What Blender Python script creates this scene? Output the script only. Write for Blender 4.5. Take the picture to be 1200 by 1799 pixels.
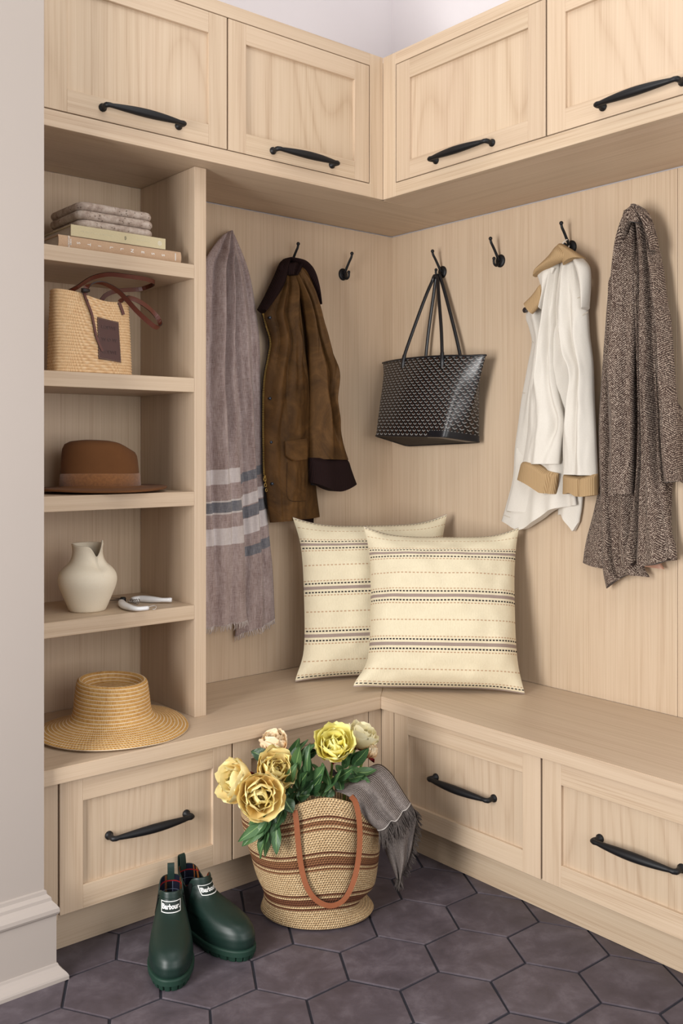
import bpy, bmesh, math, random
from mathutils import Vector, Matrix, noise as mnoise
for o in list(bpy.data.objects): bpy.data.objects.remove(o)
scene = bpy.context.scene
COL = scene.collection
random.seed(7)
PI = math.pi

# ------------------------------------------------------------------ camera
F, YAW, YH, X0 = 1700.44, .8749, 786.12, 598.06
CAM = Vector((-2.4163, -2.5978, 1.2))
FW = Vector((math.cos(YAW), math.sin(YAW), 0)); RT = Vector((math.sin(YAW), -math.cos(YAW), 0)); UP = Vector((0, 0, 1))
cd = bpy.data.cameras.new('camera'); cam = bpy.data.objects.new('camera', cd); COL.objects.link(cam)
cam.location = CAM; cam.rotation_euler = (PI/2, 0, YAW - PI/2)
cd.sensor_width = 36; cd.lens = F*36/1799
cd.shift_y = -(899.5 - YH)/1799; cd.shift_x = (600 - X0)/1799
cd.clip_start = .05
scene.camera = cam

# ------------------------------------------------------------------ light
scene.view_settings.view_transform = 'Standard'; scene.view_settings.look = 'None'
scene.view_settings.gamma = 1; scene.view_settings.use_curve_mapping = False
scene.view_settings.exposure = 0.34
w = bpy.data.worlds.new('world'); scene.world = w; w.use_nodes = True
w.node_tree.nodes['Background'].inputs[0].default_value = (.93, .96, 1, 1)
w.node_tree.nodes['Background'].inputs[1].default_value = .24
def area(name, loc, target, sx, sy, power, col=(1, 1, 1)):
    l = bpy.data.lights.new(name, 'AREA'); l.shape = 'RECTANGLE'; l.size = sx; l.size_y = sy; l.energy = power; l.color = col
    o = bpy.data.objects.new(name, l); COL.objects.link(o); o.location = loc
    o.rotation_euler = (Vector(target) - Vector(loc)).to_track_quat('-Z', 'Y').to_euler()
    return o
area('window_light', (-3.6, -1.3, 1.2), (-.2, -.55, 1.15), .95, 1.8, 88, (1, .985, .965))
area('camera_side_fill', (-1.4, -3.9, 1.5), (-.6, -.4, 1.15), 2.2, 1.7, 40, (1, .98, .96))  # added fill from the camera side, lightens the upper cabinets; no doorway known there
area('overhead_fill', (-1.3, -1.5, 3.0), (-1.2, -1.4, 0), 1.4, 1.4, 13, (1, .97, .93))  # soft overhead fill added to brighten the bench top; no fitting known

# ------------------------------------------------------------------ pixel -> point on a known plane
def at(px, py, x=None, y=None, z=None, k=None):
    r = FW + RT*((px - X0)/F) + UP*((YH - py)/F)
    if k is None:
        k = (x - CAM.x)/r.x if x is not None else (y - CAM.y)/r.y if y is not None else (z - CAM.z)/r.z
    return CAM + r*k

# ------------------------------------------------------------------ mesh builder
class MB:
    def __init__(s): s.v = []; s.f = []; s.m = []; s.uv = []; s.sm = []
    def add(s, verts, faces, mi=0, uvs=None, smooth=True):
        o = len(s.v); s.v += [Vector(p) for p in verts]
        for f in faces:
            s.f.append([i + o for i in f]); s.m.append(mi); s.sm.append(smooth)
            s.uv.append([uvs[i] for i in f] if uvs else None)
    def bm(s, b, mi=0, smooth=False):
        b.verts.index_update()
        s.add([v.co.copy() for v in b.verts], [[v.index for v in f.verts] for f in b.faces], mi, None, smooth); b.free()
    def box(s, a, b, bev=.001, mi=0, seg=1, smooth=False, mat=None):
        q = bmesh.new(); bmesh.ops.create_cube(q, size=1)
        a, b = Vector(a), Vector(b); c = (a + b)/2; d = b - a
        for v in q.verts: v.co = Vector((v.co.x*abs(d.x), v.co.y*abs(d.y), v.co.z*abs(d.z))) + c
        if bev: bmesh.ops.bevel(q, geom=list(q.edges), offset=bev, segments=seg, affect='EDGES', profile=.5)
        if mat is not None:
            for v in q.verts: v.co = mat @ v.co
        bmesh.ops.recalc_face_normals(q, faces=q.faces)
        s.bm(q, mi, smooth)
    def rings(s, rings, closed=True, cap0=True, cap1=True, mi=0, uvs=None, smooth=True, loop=False):
        """loft a list of point rings"""
        n = len(rings[0]); V = [p for r in rings for p in r]; Fc = []
        R = len(rings)
        for i in range(R if loop else R - 1):
            i2 = (i + 1) % R
            for j in range(n if closed else n - 1):
                j2 = (j + 1) % n
                Fc.append([i*n + j, i*n + j2, i2*n + j2, i2*n + j])
        if cap0 and not loop: Fc.append(list(range(n))[::-1])
        if cap1 and not loop: Fc.append([(R - 1)*n + j for j in range(n)])
        U = [u for r in uvs for u in r] if uvs else None
        s.add(V, Fc, mi, U, smooth)
    def tube(s, pts, rad, n=10, mi=0, cap=True, flat=1.0, upv=None, smooth=True):
        """tube along pts; rad number or list; flat squashes along the frame normal"""
        pts = [Vector(p) for p in pts]; R = []; prev = None
        for i, p in enumerate(pts):
            t = (pts[min(i + 1, len(pts) - 1)] - pts[max(i - 1, 0)]).normalized()
            if prev is None:
                ref = Vector(upv) if upv is not None else (Vector((0, 0, 1)) if abs(t.z) < .9 else Vector((1, 0, 0)))
                nn = (ref - t*ref.dot(t)).normalized()
            else:
                nn = (prev - t*prev.dot(t))
                nn = nn.normalized() if nn.length > 1e-6 else prev
            prev = nn; bb = t.cross(nn)
            r = rad[i] if isinstance(rad, (list, tuple)) else rad
            R.append([p + nn*(r*flat*math.sin(2*PI*k/n)) + bb*(r*math.cos(2*PI*k/n)) for k in range(n)])
        s.rings(R, True, cap, cap, mi, None, smooth)
    def lathe(s, prof, n=48, mi=0, close=False, smooth=True, uv=False):
        R = [[Vector((r*math.cos(2*PI*k/n), r*math.sin(2*PI*k/n), z)) for k in range(n)] for r, z in prof]
        s.rings(R, True, False, False, mi, None, smooth, loop=close)
    def grid(s, P, mi=0, uvs=None, smooth=True):
        n = len(P[0]); V = [p for r in P for p in r]
        Fc = [[i*n + j, i*n + j + 1, (i + 1)*n + j + 1, (i + 1)*n + j] for i in range(len(P) - 1) for j in range(n - 1)]
        s.add(V, Fc, mi, [u for r in uvs for u in r] if uvs else None, smooth)
    def xform(s, M):
        s.v = [M @ p for p in s.v]; return s

def lerp(a, b, t): return a + (b - a)*t
def sstep(a, b, x):
    t = max(0., min(1., (x - a)/(b - a) if b != a else 0.)); return t*t*(3 - 2*t)
def cat(P, n):
    """resample a polyline of tuples as a Catmull-Rom curve of n points"""
    P = [tuple(p) for p in P]; out = []
    m = len(P) - 1
    # parametrise by chord length so rows stay even
    L = [0.]
    for i in range(m): L.append(L[-1] + math.dist(P[i], P[i+1]))
    for k in range(n):
        s_ = L[-1]*k/(n - 1); i = 0
        while i < m - 1 and L[i+1] < s_: i += 1
        t = (s_ - L[i])/max(1e-9, L[i+1] - L[i])
        p0, p1, p2, p3 = P[max(i-1, 0)], P[i], P[i+1], P[min(i+2, m)]
        out.append(tuple(.5*((2*b) + (-a + c)*t + (2*a - 5*b + 4*c - d)*t*t + (-a + 3*b - 3*c + d)*t**3) for a, b, c, d in zip(p0, p1, p2, p3)))
    return out
def interp(tab, x):
    if x <= tab[0][0]: return tab[0][1]
    for (a, b), (c, d) in zip(tab, tab[1:]):
        if x <= c: return lerp(b, d, (x - a)/(c - a))
    return tab[-1][1]

# ------------------------------------------------------------------ objects
def base_of(o):
    b = Vector((0, 0, 0))
    while o is not None: b = b + o.location; o = o.parent
    return b
def obj(name, mb, mats, parent=None, local=False, loc=(0, 0, 0)):
    """link a builder as ONE mesh object; vertices are world points unless local"""
    me = bpy.data.meshes.new(name)
    off = Vector((0, 0, 0)) if local else (base_of(parent) + Vector(loc) if parent else Vector(loc))
    me.from_pydata([p - off for p in mb.v], [], mb.f)
    if not isinstance(mats, (list, tuple)): mats = [mats]
    for m in mats: me.materials.append(m)
    me.polygons.foreach_set('material_index', mb.m); me.polygons.foreach_set('use_smooth', mb.sm)
    if any(u is not None for u in mb.uv):
        ul = me.uv_layers.new(name='UVMap'); i = 0
        for f, u in zip(mb.f, mb.uv):
            for k in range(len(f)):
                ul.data[i].uv = u[k] if u else (0, 0); i += 1
    me.validate(); me.update()
    o = bpy.data.objects.new(name, me); COL.objects.link(o); o.location = loc
    if parent: o.parent = parent
    return o
def tag(o, label=None, cat=None, group=None, kind=None):
    if label: o['label'] = label
    if cat: o['category'] = cat
    if group: o['group'] = group
    if kind: o['kind'] = kind
    return o
def thing(name, label, cat, loc=(0, 0, 0), rot=(0, 0, 0), group=None):
    o = bpy.data.objects.new(name, None); COL.objects.link(o); o.location = loc; o.rotation_euler = rot
    o.empty_display_size = .05
    return tag(o, label, cat, group)
def struct(name, mb, m, label=None):
    o = obj(name, mb, m); o['kind'] = 'structure'
    if label: o['label'] = label
    return o
def text_mb(s, size, mat4, font_shear=0, bold=0., depth=.0004, align='CENTER', spacing=1.0):
    c = bpy.data.curves.new('t', 'FONT'); c.body = s; c.size = size; c.align_x = align; c.align_y = 'CENTER'
    c.extrude = depth; c.offset = bold; c.space_character = spacing; c.resolution_u = 3
    o = bpy.data.objects.new('t', c); COL.objects.link(o)
    bpy.context.view_layer.update()
    me = bpy.data.meshes.new_from_object(o.evaluated_get(bpy.context.evaluated_depsgraph_get()))
    mb = MB(); mb.add([mat4 @ v.co for v in me.vertices], [list(p.vertices) for p in me.polygons], 0, None, False)
    bpy.data.objects.remove(o); bpy.data.curves.remove(c); bpy.data.meshes.remove(me)
    return mb

# ------------------------------------------------------------------ materials
ALB = .80
def srgb(r, g, b):
    f = lambda c: (c/255/12.92) if c/255 <= .04045 else ((c/255 + .055)/1.055)**2.4
    return (f(r)*ALB, f(g)*ALB, f(b)*ALB, 1)
def scalec(c, k): return (c[0]*k, c[1]*k, c[2]*k, 1)
class NT:
    def __init__(s, name, rough=.5, spec=.5):
        s.mat = bpy.data.materials.new(name); s.mat.use_nodes = True; s.t = s.mat.node_tree
        s.b = s.t.nodes['Principled BSDF']; s.b.inputs['Roughness'].default_value = rough
        s.b.inputs['Specular IOR Level'].default_value = spec
    def n(s, typ, **kw):
        x = s.t.nodes.new(typ)
        for k, v in kw.items(): setattr(x, k, v)
        return x
    def put(s, sock, v):
        if hasattr(v, 'is_linked') or isinstance(v, bpy.types.NodeSocket): s.t.links.new(v, sock)
        elif v is not None: sock.default_value = v
    def m(s, op, a, b=None, c=None, clamp=False):
        x = s.n('ShaderNodeMath', operation=op, use_clamp=clamp)
        s.put(x.inputs[0], a)
        if b is not None: s.put(x.inputs[1], b)
        if c is not None: s.put(x.inputs[2], c)
        return x.outputs[0]
    def mix(s, f, a, b, mode='MIX'):
        x = s.n('ShaderNodeMix', data_type='RGBA', blend_type=mode)
        s.put(x.inputs[0], f); s.put(x.inputs[6], a); s.put(x.inputs[7], b); return x.outputs[2]
    def ramp(s, f, *stops):
        x = s.n('ShaderNodeValToRGB'); e = x.color_ramp.elements
        while len(e) > 1: e.remove(e[-1])
        e[0].position, e[0].color = stops[0][0], stops[0][1]
        for p, c in stops[1:]: q = e.new(p); q.color = c
        s.put(x.inputs[0], f); return x.outputs[0]
    def vec(s, kind='Object', scale=(1, 1, 1), rnd=0.):
        tc = s.n('ShaderNodeTexCoord').outputs[kind]
        mp = s.n('ShaderNodeMapping'); s.put(mp.inputs['Vector'], tc); mp.inputs['Scale'].default_value = scale
        if rnd:
            oi = s.n('ShaderNodeObjectInfo').outputs['Random']
            cb = s.n('ShaderNodeCombineXYZ')
            for i, k in enumerate((rnd, rnd*1.7, rnd*2.3)): s.put(cb.inputs[i], s.m('MULTIPLY', oi, k))
            s.put(mp.inputs['Location'], cb.outputs[0])
        return mp.outputs[0]
    def noise(s, v, scale, detail=3, rough=.55, dist=0.):
        x = s.n('ShaderNodeTexNoise'); s.put(x.inputs['Vector'], v); x.inputs['Scale'].default_value = scale
        x.inputs['Detail'].default_value = detail; x.inputs['Roughness'].default_value = rough; x.inputs['Distortion'].default_value = dist
        return x.outputs[0]
    def uv(s):
        x = s.n('ShaderNodeUVMap'); sp = s.n('ShaderNodeSeparateXYZ'); s.put(sp.inputs[0], x.outputs[0]); return sp.outputs[0], sp.outputs[1]
    def bump(s, h, strength=.3, dist=.002):
        x = s.n('ShaderNodeBump'); x.inputs['Strength'].default_value = strength; x.inputs['Distance'].default_value = dist
        s.put(x.inputs['Height'], h); s.t.links.new(x.outputs[0], s.b.inputs['Normal'])
    def col(s, c): s.put(s.b.inputs['Base Color'], c); return s.mat

W_LIGHT = srgb(225, 204, 176); W_DARK = srgb(188, 159, 126); W_PINK = srgb(217, 190, 168)
def wood(name, axis, tone=1.0, fig=.5, rough=.45, stretch=.05):
    """pale limed oak: fine fibres along `axis`, faint cathedral figure"""
    q = NT(name, rough, .35)
    sc = [1, 1, 1]; sc[axis] = stretch
    v = q.vec('Object', tuple(sc), 9.0)
    big = q.noise(v, 4., 2, .5, .4)
    field = q.noise(v, 2.6, 1.2, .4, .15)
    rings = q.m('PINGPONG', q.m('MULTIPLY', field, 26.), .5)
    rings = q.m('MULTIPLY', q.m('POWER', q.m('MULTIPLY', rings, 2.), 2.2), 1.)
    sf = [1, 1, 1]; sf[axis] = .010
    v2 = q.vec('Object', tuple(sf), 5.0)
    fine = q.noise(v2, 330., 2, .65)
    streak = q.noise(v2, 110., 3, .65)
    slow = q.noise(v2, 22., 2, .5)
    f = q.m('MULTIPLY', q.m('SUBTRACT', 1., rings), .24*fig)
    f = q.m('ADD', f, q.m('MULTIPLY', streak, .50)); f = q.m('ADD', f, q.m('MULTIPLY', fine, .62)); f = q.m('ADD', f, q.m('MULTIPLY', slow, .16))
    f = q.m('ADD', f, -.35 - .17*fig, clamp=True)
    c = q.ramp(f, (.0, scalec(W_DARK, .92*tone)), (.28, scalec(lerpc(W_DARK, W_LIGHT, .6), tone)), (.6, scalec(W_LIGHT, tone)))
    c = q.mix(q.m('MULTIPLY', big, .55), c, scalec(W_PINK, tone))
    oi = q.n('ShaderNodeObjectInfo').outputs['Random']
    hs = q.n('ShaderNodeHueSaturation'); q.put(hs.inputs['Color'], c); q.put(hs.inputs['Value'], q.m('MULTIPLY_ADD', oi, .08, .94))
    q.bump(fine, .06, .0006)
    return q.col(hs.outputs[0])
def lerpc(a, b, t): return tuple(lerp(x, y, t) for x, y in zip(a, b))
WX = wood('oak_grain_x', 0); WY = wood('oak_grain_y', 1); WZ = wood('oak_grain_z', 2, fig=.45)
WZP = wood('oak_panel', 2, fig=.8, stretch=.16)
WZB = wood('oak_lining', 2, fig=.22, stretch=.06)
def plain(name, c, rough=.5, spec=.5, var=0., vs=40., bump=0., bs=300., bd=.001, sheen=0., metal=0.):
    q = NT(name, rough, spec); v = q.vec('Object')
    if var: cc = q.mix(q.noise(v, vs, 4), scalec(c, 1 - var), scalec(c, 1 + var))
    else: cc = c
    if bump: q.bump(q.noise(v, bs, 3), bump, bd)
    if sheen: q.b.inputs['Sheen Weight'].default_value = sheen; q.b.inputs['Sheen Roughness'].default_value = .5
    q.b.inputs['Metallic'].default_value = metal
    return q.col(cc)
M_WALL = plain('wall_paint', scalec(srgb(244, 239, 241), 1.14), .7, .3, .01, 6, .05, 250, .0005)
M_TRIM = plain('trim_paint', srgb(176, 165, 157), .5, .4, .015, 5)
M_BLACK = plain('matte_black_metal', srgb(17, 17, 20), .5, .35, .05, 300, .08, 900, .0004)
M_GAP = plain('painted_gap_shade', srgb(60, 46, 34), .8, .2)  # carcass coloured dark, so shade in the door and drawer gaps is painted

# ------------------------------------------------------------------ the room
BENCH = .46; DA, DB = .4686, .4812; UA, UB = .3783, .39; ZU, ZT = 1.968, 2.4084
XE = -1.527; YEND = -1.612     # left end of the joinery; where the right run is cut off beyond the frame
def hexfloor():
    s_ = .1205; g = .0032; mb = MB()
    mb.add([(-3.4, -3.9, -.003), (.05, -3.9, -.003), (.05, .05, -.003), (-3.4, .05, -.003)], [[0, 1, 2, 3]], 1, None, False)
    ox, oy = -.7015, -1.04
    for i in range(-16, 6):
        for j in range(-14, 8):
            cx = ox + i*1.5*s_; cy = oy + j*math.sqrt(3)*s_ + (math.sqrt(3)/2*s_ if i % 2 else 0)
            if not (-3.3 < cx < .12 and -3.7 < cy < .12): continue
            rnd = random.Random(i*97 + j*13)
            rot = rnd.uniform(-.012, .012); tz = rnd.uniform(-.0006, .0006)
            def ring(r, z):
                return [Vector((cx + r*math.cos(PI/3*k + rot), cy + r*math.sin(PI/3*k + rot), z + tz)) for k in range(6)]
            mb.rings([ring(s_ - g, -.004), ring(s_ - g - .0004, -.0009), ring(s_ - g - .0022, 0)], True, False, True, 0, None, False)
    return mb
def tile_mat():
    q = NT('hex_tile', .55, .4)
    ri = q.n('ShaderNodeNewGeometry').outputs['Random Per Island']
    v = q.vec('Object'); 
    n1 = q.noise(v, 11, 5, .7, .3); n2 = q.noise(v, 38, 5, .7)
    c = q.ramp(n1, (.3, srgb(74, 66, 72)), (.5, srgb(91, 82, 89)), (.72, srgb(116, 107, 114)))
    c = q.mix(q.m('MULTIPLY', ri, .35), c, srgb(66, 55, 60))
    sp = q.ramp(n2, (.62, (0, 0, 0, 1)), (.78, (1, 1, 1, 1)))
    c = q.mix(q.m('MULTIPLY', sp, .35), c, srgb(130, 118, 118))
    q.put(q.b.inputs['Roughness'], q.m('MULTIPLY_ADD', n1, .3, .36))
    q.bump(q.m('ADD', n1, q.m('MULTIPLY', n2, .4)), .25, .002)
    return q.col(c)
struct('floor', hexfloor(), [tile_mat(), plain('grout', srgb(46, 46, 55), .8, .3, .15, 80)], 'dark hexagonal tile floor')
def wallbox(name, a, b, m=M_WALL, label=None):
    mb = MB(); mb.box(a, b, 0, 0); return struct(name, mb, m, label)
wallbox('wall_back', (-1.9, .012, 0), (.14, .14, 3.1), label='white wall above the left cabinets')
wallbox('wall_right', (.012, -3.9, 0), (.14, .012, 3.1), label='white wall above the right cabinets')
wallbox('wall_left', (-3.4, -.487, 0), (XE, -.36, 3.1), M_TRIM, 'pale painted wall end at the left')
wallbox('wall_alcove', (XE - .12, -.36, 0), (XE, .012, 3.1), M_TRIM)
wallbox('ceiling', (-1.9, -.7, 3.1), (.14, .14, 3.2))
def baseboard():
    prof = [(.000, .20), (.004, .198), (.005, .190), (.012, .183), (.013, .176), (.020, .168), (.0255, .160), (.0265, .152), (.0245, .147), (.021, .144),
            (.0205, .142), (.0205, .036), (.023, .035), (.0245, .030), (.029, .024), (.036, .017), (.040, .012), (.0415, .008), (.0415, 0)]
    mb = MB(); R = []
    for d, z in prof: R.append([Vector((-3.4, -.487 - d, z)), Vector((XE + d, -.487 - d, z)), Vector((XE + d, -.4705, z))])
    mb.grid(R, 0, None, False)
    # closed against the wall
    return mb
struct('baseboard_left', baseboard(), M_TRIM, 'moulded baseboard on the left wall end')

# ------------------------------------------------------------------ joinery
# wood lining behind the hooks
def panel(name, a, b, label, m=WZB):
    mb = MB(); mb.box(a, b, .0006)
    return tag(obj(name, mb, m), label, 'wall panel', 'oak panels lining the walls')
panel('back_panel', (-.986, 0, BENCH), (0, .011, ZU), 'oak panel lining the left wall behind the scarf and brown jacket')
panel('back_panel', (0, -1.1495, BENCH), (.011, .011, ZU), 'oak panel lining the right wall behind the black tote and white jacket')
panel('back_panel', (0, YEND, BENCH), (.011, -1.1505, ZU), 'oak panel at the right edge beyond the seam beside the tweed coat')

# continuous bench seat, mitred in the corner
t = thing('bench_seat', 'L-shaped pale oak bench top running along both walls', 'bench', (-.3, -.3, .423))
mb = MB()
def prism(mb, poly, z0, z1, bev=.0015, mi=0):
    q = bmesh.new(); vs = [q.verts.new((x, y, z0)) for x, y in poly]; f = q.faces.new(vs)
    r = bmesh.ops.extrude_face_region(q, geom=[f])
    for v in r['geom']:
        if isinstance(v, bmesh.types.BMVert): v.co.z = z1
    bmesh.ops.recalc_face_normals(q, faces=q.faces)
    if bev: bmesh.ops.bevel(q, geom=list(q.edges), offset=bev, segments=2, affect='EDGES')
    mb.bm(q, mi)
prism(mb, [(XE + .001, 0), (XE + .001, -DA), (-DB, -DA), (0, 0)], .4232, BENCH)
obj('seat_board', mb, WX, t)
mb = MB(); prism(mb, [(0, 0), (-DB, -DA), (-DB, YEND), (0, YEND)], .4232, BENCH)
obj('seat_board', mb, WY, t)

def handle_mb(c, axis, out, L=.215, n=26):
    """spindle pull: c centre on the door face, axis along the bar, out away from the face"""
    c, axis, out = Vector(c), Vector(axis), Vector(out); mb = MB()
    P = []; R = []
    h = L/2; o = .03
    post = [(-h, 0, .0105), (-h, .004, .0105), (-h, .006, .0075), (-h - .0005, .014, .0065), (-h - .002, .022, .0068), (-h - .0015, .0275, .0068), (-h + .004, .031, .0062)]
    for a, d, r in post: P.append(c + axis*a + out*d); R.append(r)
    for i in range(n + 1):
        s_ = -1 + 2*i/n; a = s_*(h - .012)
        P.append(c + axis*a + out*(o + .0045*(1 - s_*s_))); R.append(.0058 + .0052*(1 - abs(s_)**1.7))
    for a, d, r in reversed(post): P.append(c - axis*a + out*d); R.append(r)
    up = Vector((0, 0, 1))
    mb.tube(P, R, 12, upv=up)
    return mb
def door_mb(c0, c1, out, stile=.058, rail=.056, th=.02):
    """shaker frame: c0/c1 opposite corners on the face plane; out = outward; returns (frame, panel)"""
    c0, c1, out = Vector(c0), Vector(c1), Vector(out)
    ax = 0 if abs(c1.x - c0.x) > abs(c1.y - c0.y) else 1
    lo, hi = sorted((c0[ax], c1[ax])); z0, z1 = sorted((c0.z, c1.z)); other = 1 - ax
    f0 = c0[other]; back = f0 - out[other]*th
    def bx(mb, a, b, za, zb, front, bk, mi, bev=.0008):
        A = [0, 0, za]; B = [0, 0, zb]; A[ax], B[ax] = a, b; A[other], B[other] = sorted((front, bk)); mb.box(A, B, bev, mi)
    fr = MB()
    bx(fr, lo, lo + stile, z0, z1, f0, back, 0); bx(fr, hi - stile, hi, z0, z1, f0, back, 0)
    bx(fr, lo + stile, hi - stile, z0, z0 + rail, f0, back, 1); bx(fr, lo + stile, hi - stile, z1 - rail, z1, f0, back, 1)
    pn = MB(); fi = f0 - out[other]*.0095
    bx(pn, lo + stile - .002, hi - stile + .002, z0 + rail - .002, z1 - rail + .002, fi, back, 0, 0)
    return fr, pn
def wmat(ax): return WX if ax == 0 else WY

def cabinet(name, cat, label, wall, a, b, z0, z1, face, depth, kind, hz, hx, front_label=None):
    """one boxed unit of the run with its shaker front; a..b along the wall"""
    ax = 0 if wall == 'A' else 1
    out = Vector((0, -1, 0)) if wall == 'A' else Vector((-1, 0, 0)); axis = Vector((1, 0, 0)) if ax == 0 else Vector((0, 1, 0))
    mid = (a + b)/2
    loc = (mid, -depth/2, z0) if wall == 'A' else (-depth/2, mid, z0)
    t = thing(name, label, cat, loc, group='upper cabinets' if kind == 'door' else 'drawer units under the bench')
    W = lambda s_, d, z: Vector((s_, -d, z)) if wall == 'A' else Vector((-d, s_, z))
    body = MB(); th = .016; lo, hi = min(a, b), max(a, b); D0 = .002; D1 = face - .0225
    def bx(s0, s1, d0, d1, q0, q1):
        A, B = W(s0, d0, q0), W(s1, d1, q1)
        body.box([min(p, q) for p, q in zip(A, B)], [max(p, q) for p, q in zip(A, B)], 0, 0)
    e = .0006
    bx(lo + e, lo + th, D0, D1, z0 + e, z1 - e); bx(hi - th, hi - e, D0, D1, z0 + e, z1 - e)
    bx(lo + th, hi - th, D0, D1, z0 + e, z0 + th); bx(lo + th, hi - th, D0, D1, z1 - th, z1 - e); bx(lo + th, hi - th, D0, D0 + .008, z0 + th, z1 - th)
    obj('carcass', body, M_GAP, t)
    if b < -1.5:            # the run stops here: finished side panel
        e_ = MB(); A, B = W(b - .0005, .0005, 0 if kind != 'door' else ZU + .001), W(YEND, face - .001, z1 if kind != 'door' else ZT - .001)
        e_.box([min(p, q) for p, q in zip(A, B)], [max(p, q) for p, q in zip(A, B)], .0006); obj('end_panel', e_, WZ, t)
    g = .0016
    fr, pn = door_mb(W(lo + g, face, z0 + g), W(hi - g, face, z1 - g), out)
    d = obj(kind, fr, [WZ, wmat(ax)], t)
    obj('panel', pn, WZP, d)
    hc = W(hx, face - (.0095 if kind == 'drawer_front' else 0), hz)
    obj('handle', handle_mb(hc, axis, out), M_BLACK, d)
    return t
cabinet('upper_cabinet', 'cabinet', 'upper oak cabinet at far left, its door above the open shelves', 'A', -1.483, -.963, 2.0095, 2.371, UA, UA, 'door', 2.042, -1.2235)
cabinet('upper_cabinet', 'cabinet', 'upper oak cabinet left of the corner, above the scarf and brown jacket', 'A', -.961, -.446, 2.0095, 2.371, UA, UA, 'door', 2.037, -.704)
cabinet('upper_cabinet', 'cabinet', 'upper oak cabinet right of the corner, above the black tote', 'B', -.4365, -1.0065, 2.0095, 2.371, UB, UB, 'door', 2.037, -.7165)
cabinet('upper_cabinet', 'cabinet', 'upper oak cabinet cut by the right edge, above the tweed coat', 'B', -1.0085, -1.5785, 2.0095, 2.371, UB, UB, 'door', 2.0385, -1.29)
cabinet('drawer_cabinet', 'drawer unit', 'bench drawer unit at far left behind the green boots', 'A', -1.4745, -.9945, .107, .4215, DA - .0195, DA - .02, 'drawer_front', .2615, -1.237)
cabinet('drawer_cabinet', 'drawer unit', 'bench drawer unit behind the flower basket', 'A', -.9925, -.512, .107, .4215, DA - .0195, DA - .02, 'drawer_front', .2615, -.752)
cabinet('drawer_cabinet', 'drawer unit', 'bench drawer unit right of the corner beside the grey throw', 'B', -.504, -1.0475, .107, .4215, DB - .0195, DB - .02, 'drawer_front', .2675, -.777)
cabinet('drawer_cabinet', 'drawer unit', 'bench drawer unit cut by the right edge of the photo', 'B', -1.0495, -1.593, .107, .4215, DB - .0195, DB - .02, 'drawer_front', .264, -1.325)
# face frame and underside of each upper run
def frame(wall, label):
    ax = 0 if wall == 'A' else 1; face = UA if wall == 'A' else UB
    W = (lambda s_, d, z: Vector((s_, -d, z))) if wall == 'A' else (lambda s_, d, z: Vector((-d, s_, z)))
    t = thing('upper_face_frame', label, 'cabinet frame', W(-.9, face/2, ZU), group='face frames of the upper cabinets')
    def part(name, s0, s1, d0, d1, z0, z1, m, bev=.0008):
        mb = MB(); A, B = W(s0, d0, z0), W(s1, d1, z1)
        mb.box([min(p, q) for p, q in zip(A, B)], [max(p, q) for p, q in zip(A, B)], bev); return obj(name, mb, m, t)
    end = XE + .001 if wall == 'A' else -1.5785
    inner = -UB + .0 if wall == 'A' else -UA
    g = wmat(ax)
    cs = -.444 if wall == 'A' else -.4345
    part('bottom_rail', end, cs, face - .022, face, ZU, 2.0085, g)
    part('top_rail', end, cs, face - .022, face, 2.372, ZT, g)
    part('corner_stile', cs, inner, face - .022, face, ZU, ZT, WZ)
    if wall == 'A': part('end_stile', end, -1.4845, face - .022, face, 2.0085, 2.372, WZ)
    part('bottom_panel', end, 0 if wall == 'A' else -UA - .0005 + .022, .0, face - .022, ZU + .003, 2.0085, g)
    part('top_panel', end, 0 if wall == 'A' else -UA - .0005 + .022, .0, face - .022, 2.3722, ZT - .004, g)
frame('A', 'oak face frame and soffit around the upper cabinets on the left wall')
frame('B', 'oak face frame and soffit around the upper cabinets on the right wall')
# base run fillers and recessed plinths
def solo(name, a, b, m, label, cat, bev=.0008):
    mb = MB(); mb.box([min(p, q) for p, q in zip(a, b)], [max(p, q) for p, q in zip(a, b)], bev); return tag(obj(name, mb, m), label, cat, {'plinth': 'toe kicks under the bench', 'filler_strip': 'filler strips beside the drawers'}.get(name))
fA, fB = DA - .0195, DB - .0195
solo('filler_strip', (XE + .001, -fA, .1), (-1.4775, -fA + .03, .4225), WZ, 'narrow oak strip between the left wall end and the far left drawer', 'filler strip')
solo('filler_strip', (-.5105, -fA, .1), (-fB + .001, -fA + .02, .4225), WZ, 'narrow oak strip left of the inner corner under the bench', 'filler strip')
solo('filler_strip', (-fB, -fA - .001, .1), (-fB + .02, -.5025, .4225), WZ, 'narrow oak strip right of the inner corner under the bench', 'filler strip')
solo('plinth', (XE + .001, -.389, 0), (-.4017, -.372, .1065), WX, 'recessed oak toe kick behind the green boots', 'toe kick')
solo('plinth', (-.4015, -.3895, 0), (-.3845, -1.593, .1065), WY, 'recessed oak toe kick along the right wall', 'toe kick')
# open shelf tower
t = thing('shelf_tower', 'open oak shelf unit at the left holding hats, vase, bag and books', 'shelf unit', (-1.25, -.15, BENCH))
mb = MB(); mb.box((-1.023, -.307, BENCH), (-.986, 0, ZU + .0025), .0008); obj('side_panel', mb, WZ, t)
mb = MB(); mb.box((XE + .001, -.29, BENCH), (XE + .02, 0, ZU + .0025), .0008); obj('side_panel', mb, WZ, t)
mb = MB(); mb.box((XE + .02, 0, BENCH), (-1.0232, .011, ZU + .0025), 0); obj('back_board', mb, WZB, t)
SH = [1.701, 1.390, 1.079, .768]
for z in SH:
    mb = MB(); mb.box((XE + .0202, -.306, z - .0385), (-1.0232, -.0005, z), .0008); obj('shelf', mb, WX, t)

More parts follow.
